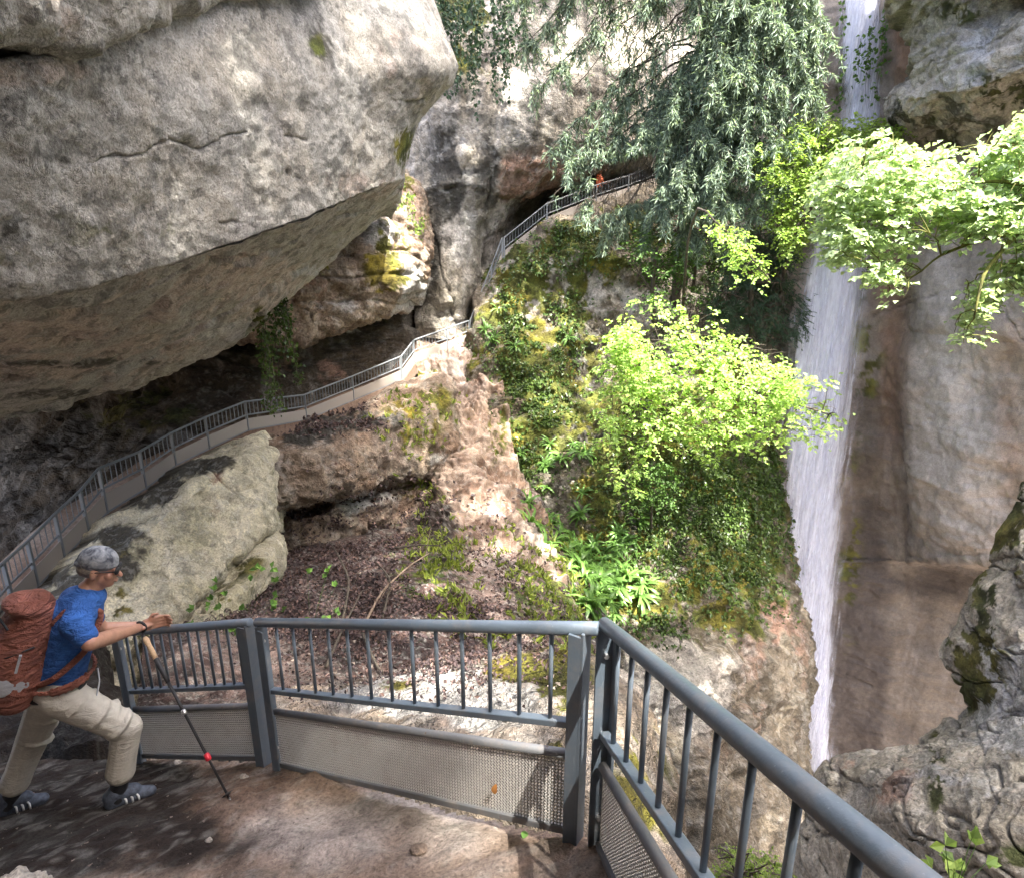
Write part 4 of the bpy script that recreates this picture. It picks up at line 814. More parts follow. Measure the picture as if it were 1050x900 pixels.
def broadleaf(name, label, limbs, poly, Y, dY, natt, mat, bmat, leaf=(.09, .13), asp=.75, per=26, spray=.45, r0=.12, seed=1, group=None, tilt=.5, flat=.16, cat='tree', extra=None, loose=22, holes=0., layers=0.):
    """tree: tapered limbs (pixel, pixel, distance), crown of leaf sprays filling an outline"""
    R = np.random.default_rng(seed); L3 = [[W(*p) for p in l] for l in limbs]; base = Vector(L3[0][0])
    xs = [p[0] for p in poly]; ys = [p[1] for p in poly]; A = []
    while len(A) < natt:
        x, y = R.uniform(min(xs), max(xs)), R.uniform(min(ys), max(ys))
        if inpoly(x, y, poly): A.append(W(x, y, Y + dY * R.uniform(-1, 1)))
    A = np.array(A)
    if layers:
        sl = .22 * (A[:, 0] - A[:, 0].mean()) + .25 * (A[:, 1] - A[:, 1].mean()); A[:, 2] = np.round((A[:, 2] + sl) / layers) * layers - sl + R.normal(size=len(A)) * .05
    br = limb_net(R, L3, A)
    root = empty(name, base); tag(root, label, cat, group); inv = Matrix.Translation(-base)
    mb = MB()
    for k, l in enumerate(L3):
        c = curve(l, 14); r = np.linspace(r0 if k == 0 else r0 * .6, r0 * .35 if k == 0 else r0 * .2, len(c)) * (1 + .12 * np.sin(np.arange(len(c)) * 1.7)); mb.tube(c, r, 7)
    o = mb.build('trunk', bmat, root, True); o.matrix_parent_inverse = inv
    mb = MB()
    for P, lv in br: mb.tube(P, np.linspace(max(.035 * .75 ** lv * (r0 / .12), .008), .005, len(P)), 4, False)
    o = mb.build('limbs', bmat, root, True); o.matrix_parent_inverse = inv
    # sprays: flat twigs with two ranks of leaves round every attractor
    LP = []; LD = []; LN = []
    for P, lv in br:
        a = P[-1]; out = P[-1] - P[0]; out[2] *= .3; out = unit(out + R.normal(size=3) * .15)
        ntw = R.integers(4, 8)
        for q in range(ntw):
            th = R.uniform(-1.9, 1.9); ct, st = math.cos(th), math.sin(th); d = np.array((out[0] * ct - out[1] * st, out[0] * st + out[1] * ct, R.uniform(-tilt, tilt * .25))); d = unit(d)
            ln = spray * R.uniform(.6, 1.25); n = max(3, int(per / 6)); s0 = a + R.normal(size=3) * spray * np.array((.3, .3, .3)); t = np.linspace(.15, 1, n)[:, None]
            pts = s0 + d * ln * t - UP_ * (t ** 2) * ln * .25; side = unit(np.cross(d, UP_))
            for sg in (-1, 1):
                LP.append(pts); LD.append(d + sg * side * .9 - UP_ * .25 + R.normal(size=pts.shape) * .25); LN.append(np.broadcast_to(UP_, pts.shape) + R.normal(size=pts.shape) * .45)
    LP, LD, LN = map(np.concatenate, (LP, LD, LN)); n = len(LP); sz = R.uniform(*leaf, n)
    x, y = pix(LP); pp = [(px + (px - np.mean(xs)) * .05, py + (py - np.mean(ys)) * .05) for px, py in poly]; ed = np.stack((LP[:, 0] / 1.1, LP[:, 1] / 1.1, LP[:, 2] / 1.1), -1) * (20 / max(Y, 8)); w1, w2 = fbm(ed, 3, seed) * loose, fbm(ed, 3, seed + 50) * loose
    k = inpoly(x + w1 + R.normal(size=n) * 4, y + w2 + R.normal(size=n) * 4, pp) & (fbm(ed * 1.6, 3, seed + 90) > -.42 + holes)
    if extra is not None: k &= extra(x, y)
    LP, LD, LN, sz = LP[k], LD[k], LN[k], sz[k]
    o = leaves('crown', LP, LD, LN, sz, sz * asp, mat, root); o.matrix_parent_inverse = inv
    return root
broadleaf('beech_tree', 'bright yellow green beech leaning out from the buttress towards the waterfall', [[(700, 338, 27.2), (712, 345, 25), (722, 362, 23), (735, 385, 21.5), (760, 400, 20.8)], [(722, 362, 23), (690, 375, 21.5), (660, 400, 20.5), (648, 450, 20)], [(735, 385, 21.5), (780, 400, 21), (820, 415, 20.5), (850, 425, 20.3)]],
          [(640, 322), (665, 308), (700, 325), (745, 330), (790, 358), (820, 392), (862, 408), (862, 440), (830, 452), (800, 448), (772, 452), (752, 462), (735, 478), (715, 458), (695, 440), (678, 455), (664, 472), (655, 505), (640, 536), (626, 500), (618, 440), (613, 395), (622, 355)], 20.2, 1.7, 480, L_BEECH, B_DARK, (.10, .20), .78, 34, .75, .12, 3, 'trees on the buttress', .35, loose=40, holes=.36, layers=.85)
broadleaf('beech_tree', 'small mid green tree on the rock just left of the bright beech', [[(671, 332, 26.8), (669, 300, 26), (672, 262, 25.6), (682, 235, 25.4)], [(669, 300, 26), (652, 275, 25.6)], [(671, 275, 25.8), (705, 268, 25.4)]],
          [(632, 250), (655, 240), (672, 228), (700, 232), (716, 250), (722, 280), (730, 312), (712, 318), (690, 300), (676, 320), (650, 318), (636, 295), (650, 280)], 25.6, .9, 70, L_GREEN, B_DARK, (.11, .17), .75, 30, .7, .12, 5, 'trees on the buttress', .3)
broadleaf('beech_tree', 'small mid green bush of beech below the bright beech crown', [[(668, 545, 20.8), (668, 520, 20.2), (672, 495, 19.8)]], [(650, 480), (672, 470), (692, 482), (695, 510), (684, 528), (664, 522), (645, 530), (640, 505)], 19.8, .6, 36, L_GREEN, B_DARK, (.08, .13), .75, 30, .5, .06, 6, 'trees on the buttress', .5)
broadleaf('lit_branch_tree', 'slender sapling with one sunlit yellow green branch slanting across the spruce', [[(700, 320, 26), (705, 250, 23), (716, 214, 21.5), (732, 226, 21), (760, 252, 20.6), (790, 288, 20.4)]],
          [(718, 208), (735, 222), (752, 232), (772, 252), (798, 290), (782, 293), (762, 282), (745, 262), (728, 240)], 20.8, .4, 44, L_BEECH, B_DARK, (.10, .15), .7, 30, .5, .06, 8, 'trees on the buttress', .6)
broadleaf('yew_tree', 'dark dense yew on the ledge beside the waterfall', [[(772, 352, 27), (770, 310, 26.4), (772, 270, 26.2), (780, 235, 26.2)], [(770, 310, 26.4), (745, 300, 26)], [(771, 290, 26.3), (800, 290, 26)]],
          [(728, 288), (752, 262), (765, 235), (795, 222), (815, 245), (818, 290), (822, 330), (808, 352), (790, 352), (760, 344), (738, 330), (722, 312)], 26.2, .8, 130, L_YEW, B_DARK, (.12, .2), .28, 60, .7, .16, 9, 'trees on the buttress', .7)
broadleaf('young_tree', 'light green young tree in front of the top of the waterfall', [[(800, 300, 27), (812, 250, 25.5), (838, 205, 24.6), (862, 165, 24.2)], [(812, 250, 25.5), (790, 215, 25)], [(838, 205, 24.6), (880, 195, 24.2), (910, 175, 24)]],
          [(778, 160), (800, 135), (832, 118), (862, 128), (902, 118), (935, 150), (925, 190), (890, 215), (862, 190), (848, 175), (838, 200), (828, 240), (812, 275), (795, 250), (782, 215)], 24.4, 1.4, 360, L_LIGHT, B_DARK, (.11, .17), .7, 32, .7, .10, 10, 'trees on the buttress', .5)
broadleaf('maple_tree', 'pale leaved maple reaching in over the gorge on a mossy branch', [[(1240, 560, 9.4), (1200, 420, 9.6), (1150, 300, 9.8), (1120, 230, 9.9)], [(1150, 290, 9.8), (1070, 241, 10), (1010, 246, 10.2), (965, 262, 10.4), (945, 278, 10.5)], [(1120, 240, 9.9), (1050, 190, 10.2), (980, 190, 10.6), (900, 215, 11)], [(1040, 243, 10.1), (1010, 280, 9.8), (1000, 320, 9.7)], [(1120, 235, 9.9), (1060, 160, 10), (1020, 150, 10)]],
          [(836, 232), (842, 185), (868, 150), (905, 138), (945, 152), (985, 160), (1008, 140), (1035, 128), (1060, 110), (1120, 100), (1120, 300), (1060, 330), (1044, 285), (1024, 300), (1022, 332), (992, 350), (974, 328), (986, 300), (1008, 282), (1034, 258), (1012, 244), (975, 244), (950, 262), (930, 268), (932, 300), (914, 316), (898, 284), (868, 272), (846, 266)], 10.6, .9, 560, L_MAPLE, B_MOSS, (.07, .135), .95, 26, .32, .07, 12, None, .3, holes=.05, layers=.34)
# ---- spruce: drooping boughs with hanging sprays
def spruce():
    R = np.random.default_rng(21); trunk = [W(692, 322, 28.0), W(694, 290, 27.6), W(702, 200, 26.6), (W(716, 90, 25.4)), W(728, -20, 24.6), W(742, -200, 23.6)]
    base = Vector(trunk[0]); root = empty('spruce_tree', base); tag(root, 'tall blue green spruce with drooping boughs in front of the grey cliff', 'tree', 'trees on the buttress'); inv = Matrix.Translation(-base)
    tc = curve(trunk, 40); o = MB().tube(tc, np.linspace(.24, .12, len(tc)), 9).build('trunk', B_DARK, root, True); o.matrix_parent_inverse = inv
    mb = MB(); LP = []; LD = []; ends = []
    # bough tips: x, y, distance, how densely needled
    tips = [(512, 18, 24, .8), (525, 62, 24.4, .8), (545, 105, 24.6, .7), (560, 40, 24.5, .5), (590, 88, 25, .42), (600, 30, 25, .45), (620, 110, 25.2, .5), (575, 185, 25, 1), (592, 200, 25.3, 1), (552, 170, 25.4, .7), (610, 222, 25.6, 1.2), (640, 225, 25.6, 1.2), (655, 250, 25.6, 1.2), (635, 180, 25.5, .8), (660, 130, 25, 1), (650, 160, 24.4, 1.2), (668, 172, 24, 1.2), (690, 120, 23.6, 1.2), (672, 225, 24.4, 1.2), (700, 220, 24, 1.2), (720, 150, 23.4, 1.3),
            (740, 185, 23, 1.3), (755, 130, 23, 1.3), (770, 165, 22.8, 1.3), (735, 60, 22.6, 1.1), (775, 60, 22.8, 1.2), (800, 95, 22.8, 1.3), (815, 60, 23, 1.2), (838, 40, 23, 1.1), (850, 90, 23.2, 1.1), (825, 140, 23.4, 1.2), (790, 205, 23.4, 1.2), (752, 220, 23.4, 1.2), (775, 232, 23.6, 1.1), (812, 195, 23.6, 1.1), (860, 60, 23.4, 1.1), (852, 120, 23.6, 1.1), (835, 105, 23.2, 1.2), (780, 120, 23, 1.2), (800, 40, 22.6, 1.2), (800, 160, 23.2, 1.2), (765, 90, 22.6, 1.2), (735, 100, 22.8, 1.2), (700, 185, 23.6, 1.2), (680, 200, 24, 1.2), (720, 215, 23.8, 1.2), (640, 200, 25, 1.1), (618, 250, 25.8, 1.1), (590, 225, 25.6, 1), (840, 12, 23, 1), (795, 12, 22.8, 1.1), (760, 10, 22.4, 1), (715, 20, 22.6, .9), (690, 45, 23.4, .6), (672, 70, 24, .4), (640, 60, 24.4, .4), (575, 5, 24, .7), (625, -5, 24, .6), (665, 0, 23.6, .7), (540, -20, 24, .8), (505, -30, 24, .6), (700, -30, 22.6, .8), (740, -40, 22.4, .8), (790, -40, 22.6, .9), (835, -40, 23, .9), (560, 215, 26, .6), (710, 255, 24.6, 1), (735, 250, 24.6, .9), (600, 140, 25.6, .35), (655, 25, 24, .45), (620, 70, 24.6, .4), (580, 55, 24.6, .4), (610, 5, 24.2, .5)]
    for px, py, Y, den in tips:
        e = W(px, py, Y); up = 60 + abs(px - 715) * .38; j = np.argmin(np.abs(pix(tc)[1] - (py - up))); s = tc[j]
        L = np.linalg.norm(e - s); t = np.linspace(0, 1, 12)[:, None]; P = s * (1 - t) + e * t; P[:, 2] += (L * .16 * np.sin(math.pi * t ** .8)).ravel(); P[1:-1] += R.normal(size=(10, 3)) * .07
        mb.tube(P, np.linspace(.045, .012, 12), 5, False)
        # side shoots hang like curtains
        for q in range(int((10 + L * 3.4) * (2.2 if den > .65 else .8))):
            f = R.uniform(.25, 1.0) ** .8; p = P[min(int(f * 11), 11)] * 1.0 + R.normal(size=3) * .05; g = R.uniform(-1, 1, 3); g[2] = 0; hl = R.uniform(.35, 1.15) * (1 if den > .5 else 1.3); m = 7
            tt = np.linspace(0, 1, m)[:, None]; Q = p + g * .55 * tt ** .7 - UP_ * hl * tt ** 1.5
            if R.random() < .5 or den < .6: mb.tube(Q, np.linspace(.012, .005, m), 3, False)
            if R.random() > den * (1.05 if f > .45 else .7): continue
            k = int(44 * min(den, 1.2) * hl) + 10; ft = R.uniform(0, 1, k); qq = np.stack([np.interp(ft, tt[:, 0], Q[:, c]) for c in range(3)], -1)
            LP.append(qq); LD.append(unit(R.normal(size=(k, 3)) * .5 + np.array((0, 0, -.75)) + g * .25))
    LP = np.concatenate(LP); LD = np.concatenate(LD); n = len(LP)
    x, y = pix(LP); k = ~inpoly(x, y, [(606, 170), (672, 152), (676, 200), (608, 222)]); LP, LD = LP[k], LD[k]; n = len(LP)
    o = mb.build('limbs', B_DARK, root, True); o.matrix_parent_inverse = inv
    L = R.uniform(.16, .34, n); o = leaves('crown', LP, LD, R.normal(size=(n, 3)) + np.array((.4, -.5, .7)), L, L * .17, L_SPRUCE, root, .1, .1); o.matrix_parent_inverse = inv
spruce()
for i, (x0, x1, y0, y1, lb) in enumerate(((712, 703, 196, 292, 'thin bare dark pole of a dead spruce below the boughs'), (722, 710, 215, 300, 'second thin dark dead stem, standing to its right, knotted'))):
    mb = MB(); pts = [W(x1, y1, 27.6), W((x0 + x1) / 2, (y0 + y1) / 2, 27.0), W(x0, y0, 26.6)]; mb.tube(curve(pts, 10), np.linspace(.085, .05, 11), 6)
    for q in range(7): p = lerp(pts[0], pts[2], .15 + .12 * q); mb.tube([p, p + np.array((random.uniform(-.5, .5), random.uniform(-.5, .5), .05))], [.015, .005], 4)
    tag(mb.build('dead_tree', B_DARK, None, True), lb, 'dead tree', 'dead stems under the spruce')
# ---- cover plants on the rock
def on_surface(names, regs, R, up=0.0):
    """points on the rock faces, inside soft ellipses (px, py, rx, ry, count)"""
    P = []; Nn = []
    V = np.concatenate([SURF[n][0] for n in names]); N0 = np.concatenate([SURF[n][1] for n in names]); x = np.concatenate([SURF[n][2] for n in names]); y = np.concatenate([SURF[n][3] for n in names])
    wt = np.zeros(len(x))
    for px, py, rx, ry, cnt in regs:
        d = ((x - px) / rx) ** 2 + ((y - py) / ry) ** 2; ww = np.exp(-d * 1.2) * (fbm(V * .8, 3, int(px)) > -.25) * (.4 + fbm(V * 2.2, 2, int(py)) ** 2 * 3); ww /= ww.sum() + 1e-9
        k = R.choice(len(x), cnt, p=ww); P.append(V[k] + R.normal(size=(cnt, 3)) * .05); Nn.append(N0[k])
    return np.concatenate(P), np.concatenate(Nn)
R = np.random.default_rng(31)
P, Nn = on_surface(['mossy_buttress'], [(545, 330, 40, 70, 3500), (545, 430, 32, 60, 1900), (600, 250, 60, 22, 1500), (680, 440, 40, 70, 1500), (720, 500, 90, 40, 8000), (765, 540, 40, 60, 5000), (700, 570, 60, 40, 3000), (600, 590, 50, 50, 700), (740, 605, 50, 30, 900), (520, 480, 25, 60, 1500), (650, 640, 50, 20, 600), (720, 270, 60, 40, 3000)], R)
n = len(P); o = leaves('ivy_cover', P + Nn * .03, Nn * .45 + R.normal(size=(n, 3)) * .5 - UP_ * .55, Nn + UP_ * .5 + R.normal(size=(n, 3)) * .4, R.uniform(.09, .2, n), R.uniform(.07, .15, n), L_IVY); tag(o, 'ivy and small leaves covering the mossy buttress', 'ground cover', None, 'stuff')
P, Nn = on_surface(['leaf_covered_ground', 'earth_gully', 'rock_ledge', 'mossy_buttress'], [(445, 560, 26, 50, 240), (470, 590, 18, 40, 90), (560, 585, 45, 45, 240), (590, 610, 30, 30, 120), (530, 650, 40, 20, 50), (425, 440, 30, 26, 170), (440, 505, 26, 10, 60), (540, 560, 40, 20, 80)], R)
n = len(P); q = np.repeat(P, 4, 0); qd = np.repeat(R.normal(size=(n, 3)) * .3, 4, 0) + R.normal(size=(n * 4, 3)) * .35 + UP_ * .8; m = len(q)
o = leaves('undergrowth', q + R.normal(size=(m, 3)) * .04, qd, R.normal(size=(m, 3)) + np.array((0, -.6, .5)), R.uniform(.13, .28, m), R.uniform(.05, .09, m), L_UNDER, None, .1, .35); tag(o, 'young yellow green leaves sprouting from the leaf litter', 'undergrowth', None, 'stuff')
P, Nn = on_surface(['leaf_covered_ground', 'rock_ledge', 'sunlit_ledge', 'earth_gully'], [(350, 575, 90, 50, 9000), (380, 640, 120, 40, 9000), (300, 620, 80, 40, 5000), (340, 430, 60, 12, 1200), (470, 700, 90, 20, 500), (540, 600, 60, 60, 2500), (440, 520, 60, 20, 1200)], R)
n = len(P); d = P[:, 1]; o = leaves('leaf_litter', P + Nn * .01, R.normal(size=(n, 3)) + UP_ * .1, Nn + R.normal(size=(n, 3)) * .6, R.uniform(.004, .0085, n) * d + .02, R.uniform(.003, .006, n) * d + .01, L_LITTER); tag(o, 'dead brown leaves lying over the hollow', 'leaf litter', None, 'stuff')
# hart's tongue ferns: a rosette of arching straps
def fern_mesh(seed):
    R = np.random.default_rng(seed); V = []; F = []; n0 = 0
    for k in range(R.integers(9, 14)):
        th = R.uniform(0, 6.28); L = R.uniform(.35, .62); wd = R.uniform(.045, .07); el = R.uniform(.5, 1.25); p = np.zeros(3); d = np.array((math.cos(th) * math.cos(el), math.sin(th) * math.cos(el), math.sin(el))); s = np.array((-math.sin(th), math.cos(th), 0)); m = 7
        for i in range(m):
            f = i / (m - 1); ww = wd * (.35 + 1.0 * math.sin(math.pi * min(.97, .12 + f * .86)) ** .7) * .5; nn = np.cross(s, d)
            V += [p - s * ww + nn * ww * .3, p, p + s * ww + nn * ww * .3]; p = p + d * L / (m - 1); d = unit(d + np.array((0, 0, -.30)))
            if i: F += [(n0 - 3, n0 - 2, n0 + 1, n0), (n0 - 2, n0 - 1, n0 + 2, n0 + 1)]
            n0 += 3
    me = bpy.data.meshes.new('fern'); me.from_pydata([tuple(v) for v in V], [], F); me.materials.append(L_FERN)
    for p_ in me.polygons: p_.use_smooth = True
    return me
FM = [fern_mesh(k) for k in range(4)]
P, Nn = on_surface(['mossy_buttress', 'leaf_covered_ground'], [(600, 600, 26, 26, 26), (640, 570, 26, 26, 26), (570, 550, 22, 20, 8), (600, 550, 26, 26, 12), (635, 600, 26, 20, 14), (560, 500, 24, 40, 14), (590, 480, 18, 30, 8), (540, 345, 24, 22, 6), (620, 640, 40, 14, 6)], R)
for i, (p, nn) in enumerate(zip(P, Nn)):
    o = bpy.data.objects.new('fern', FM[i % 4]); COL.objects.link(o); o.location = p + nn * .02; sc_ = random.uniform(.9, 1.5) * (1.15 if p[1] < 20 else .95); o.scale = (sc_,) * 3
    q = Vector((nn[0] * .6, nn[1] * .6, .75)).to_track_quat('Z', 'Y'); o.rotation_euler = q.to_euler(); o.rotation_euler.rotate_axis('Z', random.uniform(0, 6.28))
    tag(o, 'strap leaved green fern growing on the foot of the mossy buttress', 'fern', 'ferns on the buttress')
# ivy hanging from the slab's tip
def hang(name, label, tops, L, n, mat, leaf, spread, cat='ivy', mb_r=.008):
    R = np.random.default_rng(len(label)); LP = []; mb = MB(); tops = [W(*t) for t in tops]
    for k in range(n):
        p = tops[R.integers(len(tops))] + R.normal(size=3) * spread; l = L * R.uniform(.35, 1) ; m = 9; t = np.linspace(0, 1, m)[:, None]; Q = p - UP_ * l * t + np.cumsum(R.normal(size=(m, 3)) * .03, 0); mb.tube(Q, mb_r, 3, False)
        kk = int(l / leaf * 3); f = R.uniform(0, 1, kk); LP.append(np.stack([np.interp(f, t[:, 0], Q[:, c]) for c in range(3)], -1) + R.normal(size=(kk, 3)) * leaf * .6)
    LP = np.concatenate(LP); m = len(LP); root = empty(name, tops[0]); tag(root, label, cat); inv = Matrix.Translation(-Vector(tops[0]))
    o = mb.build('stems', B_DARK, root); o.matrix_parent_inverse = inv
    o = leaves('foliage', LP, R.normal(size=(m, 3)) - UP_ * .8, R.normal(size=(m, 3)) + np.array((.3, -1, .4)), R.uniform(.8, 1.3, m) * leaf, R.uniform(.7, 1.1, m) * leaf, mat, root); o.matrix_parent_inverse = inv
hang('hanging_ivy', 'ivy strand hanging from the slab edge above the lower railing', [(278, 318, 12.6), (284, 302, 12.8), (272, 330, 12.5)], 1.9, 16, L_IVY, .085, .10)
hang('hanging_ivy', 'leafy creeper trailing down over the head of the waterfall', [(868, -10, 25.6), (886, 0, 25.6), (905, 10, 25.4), (858, 40, 25.8), (895, 60, 25.4), (868, 90, 25.6), (915, -20, 25)], 2.6, 11, L_GREEN, .15, .35)
hang('hanging_ivy', 'sparse pale creeper on the sunny outcrop beside the pillar', [(392, 205, 25.6), (405, 195, 25.6), (420, 205, 26), (425, 225, 26)], 1.6, 34, L_LIGHT, .13, .3)
hang('hanging_ivy', 'dark evergreen creeper hanging at the top of the pillar', [(448, -20, 26.6), (470, -25, 26.6), (500, -20, 26.4), (520, -10, 26.4), (480, 10, 26.6)], 3.6, 40, L_YEW, .17, .4)
# small near plants
broadleaf('boxwood_bush', 'small round green bush seen through the right hand railing', [[(765, 960, 3.3), (762, 930, 3.25), (758, 900, 3.2)]], [(724, 880), (735, 866), (752, 864), (768, 874), (790, 878), (808, 890), (815, 915), (790, 950), (740, 950), (718, 915)], 3.2, .16, 90, L_LIGHT, B_DARK, (.014, .024), .7, 34, .07, .012, 14, None, .4, cat='bush')
def sprig(name, label, c, Y, n, sz, mat, seed, cat='plant'):
    R = np.random.default_rng(seed); p0 = W(c[0], c[1] + 40, Y); root = empty(name, p0); tag(root, label, cat); inv = Matrix.Translation(-Vector(p0)); mb = MB(); P = []; D = []
    for k in range(n):
        e = W(c[0] + R.uniform(-32, 40), c[1] + R.uniform(-28, 26), Y + R.uniform(-.1, .1)); mb.tube([p0, (p0 + e) / 2 + np.array((0, 0, .02)), e], [.003, .0025, .0015], 5); P.append(e); D.append(unit(e - p0) + R.normal(size=3) * .5)
    o = mb.build('stem', L_GREEN, root, True); o.matrix_parent_inverse = inv
    q = np.repeat(np.array(P), 3, 0); dd = np.repeat(np.array(D), 3, 0) + R.normal(size=(n * 3, 3)) * .7
    o = leaves('foliage', q, dd, np.array((0, -.5, .7)) + R.normal(size=(n * 3, 3)) * .3, sz, sz * .75, mat, root); o.matrix_parent_inverse = inv
sprig('leafy_sprig', 'bright green leafy sprig at the bottom edge beside the grey rock', (975, 885), 2.5, 9, .075, L_BEECH, 4)
sprig('leafy_sprig', 'small green seedling in the dead leaves of the hollow', (318, 612), 9.6, 7, .12, L_FERN, 5)
sprig('leafy_sprig', 'green leaves at the foot of the pale boulder', (250, 605), 10.2, 12, .14, L_FERN, 6)
sprig('leafy_sprig', 'low green plant by the boulder and the leaf litter', (228, 625), 9.3, 10, .13, L_FERN, 7)
# dead branches in the hollow
lbl = ['long bent dead branch leaning across the leaf litter', 'forked grey dead branch pointing up in the hollow', 'short dead branch lying flat near the earth streak', 'thin dead branch curved like a bow in the litter', 'dark dead branch seen behind the railing bars', 'thin broken twig branch beside the seedling']
br_ = [[(352, 640, 9.9), (358, 600, 10.9), (345, 570, 12), (338, 560, 12.6)], [(372, 650, 9.6), (392, 612, 10.6), (420, 585, 11.6), (440, 572, 12.2)], [(405, 566, 13.0), (430, 563, 13.2), (452, 564, 13.4)], [(392, 640, 9.9), (400, 600, 11), (385, 580, 11.8)], [(372, 655, 9.3), (388, 690, 8.2), (410, 720, 7.4)], [(335, 690, 8.1), (352, 650, 9.3), (372, 610, 10.8)]]
for lb, b in zip(lbl, br_):
    c = curve([W(*p) + np.array((0, 0, .12)) for p in b], 14); mb = MB().tube(c, np.linspace(.032, .010, len(c)), 6); rr = np.random.default_rng(len(lb))
    for q in range(4): i = rr.integers(3, len(c) - 1); d = rr.normal(size=3) * .3; d[2] = abs(d[2]) * .6; mb.tube([c[i], c[i] + d * .6, c[i] + d * 1.3], [.010, .007, .004], 4)
    tag(mb.build('dead_branch', B_PALE if 'grey' in lb else B_DARK, None, True), lb, 'branch', 'dead branches in the hollow')

# loose grit on the trodden path
R = np.random.default_rng(77); n = 2600; gx = R.uniform(-3.2, .5, n); gy = R.uniform(.6, 3.6, n); gp = np.stack((gx, gy), -1)
ok = (side(gp, RA, RB) > .05) & (side(gp, RB, RC) > .05) & (side(gp, RE, RA) > .05); gx, gy = gx[ok], gy[ok]
ii = np.clip(np.searchsorted(PV[:, 0, 0], gx), 0, PV.shape[0] - 1); jj = np.clip(np.searchsorted(PV[0, :, 1], gy), 0, PV.shape[1] - 1); P = np.stack((gx, gy, PV[ii, jj, 2]), -1)
T4 = np.array(((1, 1, 1), (1, -1, -1), (-1, 1, -1), (-1, -1, 1))) * .7; n = len(P); sz = .0022 + .007 * R.random(n) ** 4
V = P[:, None] + (T4[None] + R.normal(size=(n, 4, 3)) * .35) * sz[:, None, None] * np.array((1, 1, .7)); i = np.arange(n)[:, None] * 4
F = np.concatenate([i + np.array(q) for q in ((0, 1, 2), (0, 3, 1), (0, 2, 3), (1, 3, 2))]); V = V.reshape(-1, 3)
o = mesh_np('gravel', V, F, R_DIRT, None, False, {'tint': np.repeat(R.uniform(.5, 1.25, (n, 1)) * np.array((.27, .22, .19)), 4, 0)}); tag(o, 'loose grit and crumbs of earth scattered over the path', 'grit', None, 'stuff')

R = np.random.default_rng(91); P, Nn = on_surface(['leaf_covered_ground', 'earth_gully', 'sunlit_ledge'], [(490, 560, 40, 70, 420), (500, 480, 20, 60, 160), (380, 640, 120, 50, 160), (480, 705, 90, 20, 200), (300, 690, 80, 30, 160)], R)
n = len(P); sz = (.006 + .020 * R.random(n) ** 3) * (.35 + P[:, 1] / 14); V = P[:, None] + (T4[None] + R.normal(size=(n, 4, 3)) * .35) * sz[:, None, None] * np.array((1.3, 1, .7)) * 1.6; i = np.arange(n)[:, None] * 4
F = np.concatenate([i + np.array(q) for q in ((0, 1, 2), (0, 3, 1), (0, 2, 3), (1, 3, 2))]); V = V.reshape(-1, 3)
o = mesh_np('rubble', V, F, R_DIRT, None, False, {'tint': np.repeat(R.uniform(.5, 1.3, (n, 1)) * np.array((.30, .25, .21)), 4, 0)}); tag(o, 'small broken stones strewn over the hollow and gully', 'rubble', None, 'stuff')
# ------------------------------------------------------------------ people
def cloth(name, c, var=.25, rough=.85, sc=14, bump=.25, dist=.03):
    m, t, bs = newmat(name); N = NT(t); o = N.n('ShaderNodeTexCoord').outputs['Object']; n = N.noise(o, sc, 6, .65)
    N.l(N.ramp(n, [(.3, tuple(x * (1 - var) for x in c)), (.7, tuple(min(1, x * (1 + var)) for x in c))]), bs.inputs['Base Color']); bs.inputs['Roughness'].default_value = rough
    w_ = N.noise(N.mapped(o, (9, 9, 22), (.4, .5, 0)), 1.0, 5, .6, 1.2); N.l(N.bump(w_, bump, dist), bs.inputs['Normal']); return m
M_SKIN = cloth('skin', (.46, .25, .17), .15, .5, 20, .08); M_SKIN.node_tree.nodes['Principled BSDF'].inputs['Subsurface Weight'].default_value = .08
M_BLUE = cloth('blue cotton', (.035, .13, .42), .22, .9, 9, .8, .06); M_KHAKI = cloth('khaki cloth', (.50, .47, .40), .14, .9, 9, .5); M_PACK = cloth('brick orange nylon', (.33, .115, .075), .38, .7, 6, 1.0, .12)
M_BLACK = cloth('black webbing', (.02, .02, .022), .3, .6); M_GREY = cloth('pale grey pouch', (.40, .41, .43), .15, .6, 12, .4); M_WHITE = cloth('white trim', (.62, .62, .62), .1, .6); M_SHOE = cloth('grey blue shoe mesh', (.075, .09, .12), .5, .7, 40, .3)
M_CORK = cloth('cork', (.50, .34, .20), .25, .8, 60, .3); M_RED = cloth('red plastic', (.62, .03, .05), .05, .35); M_ORANGE = cloth('orange shirt', (.75, .16, .06), .15, .8); M_HAIR = cloth('short grey hair', (.20, .17, .14), .4, .7, 80, .4)
def cap_mat():
    m, t, bs = newmat('patterned cap cloth'); N = NT(t); o = N.n('ShaderNodeTexCoord').outputs['Object']; n = N.noise(o, 18, 4, .6, .8)
    N.l(N.ramp(n, [(.36, (.05, .055, .07)), (.50, (.20, .215, .235)), (.66, (.36, .37, .38))]), bs.inputs['Base Color']); bs.inputs['Roughness'].default_value = .85; return m
M_CAP = cap_mat()
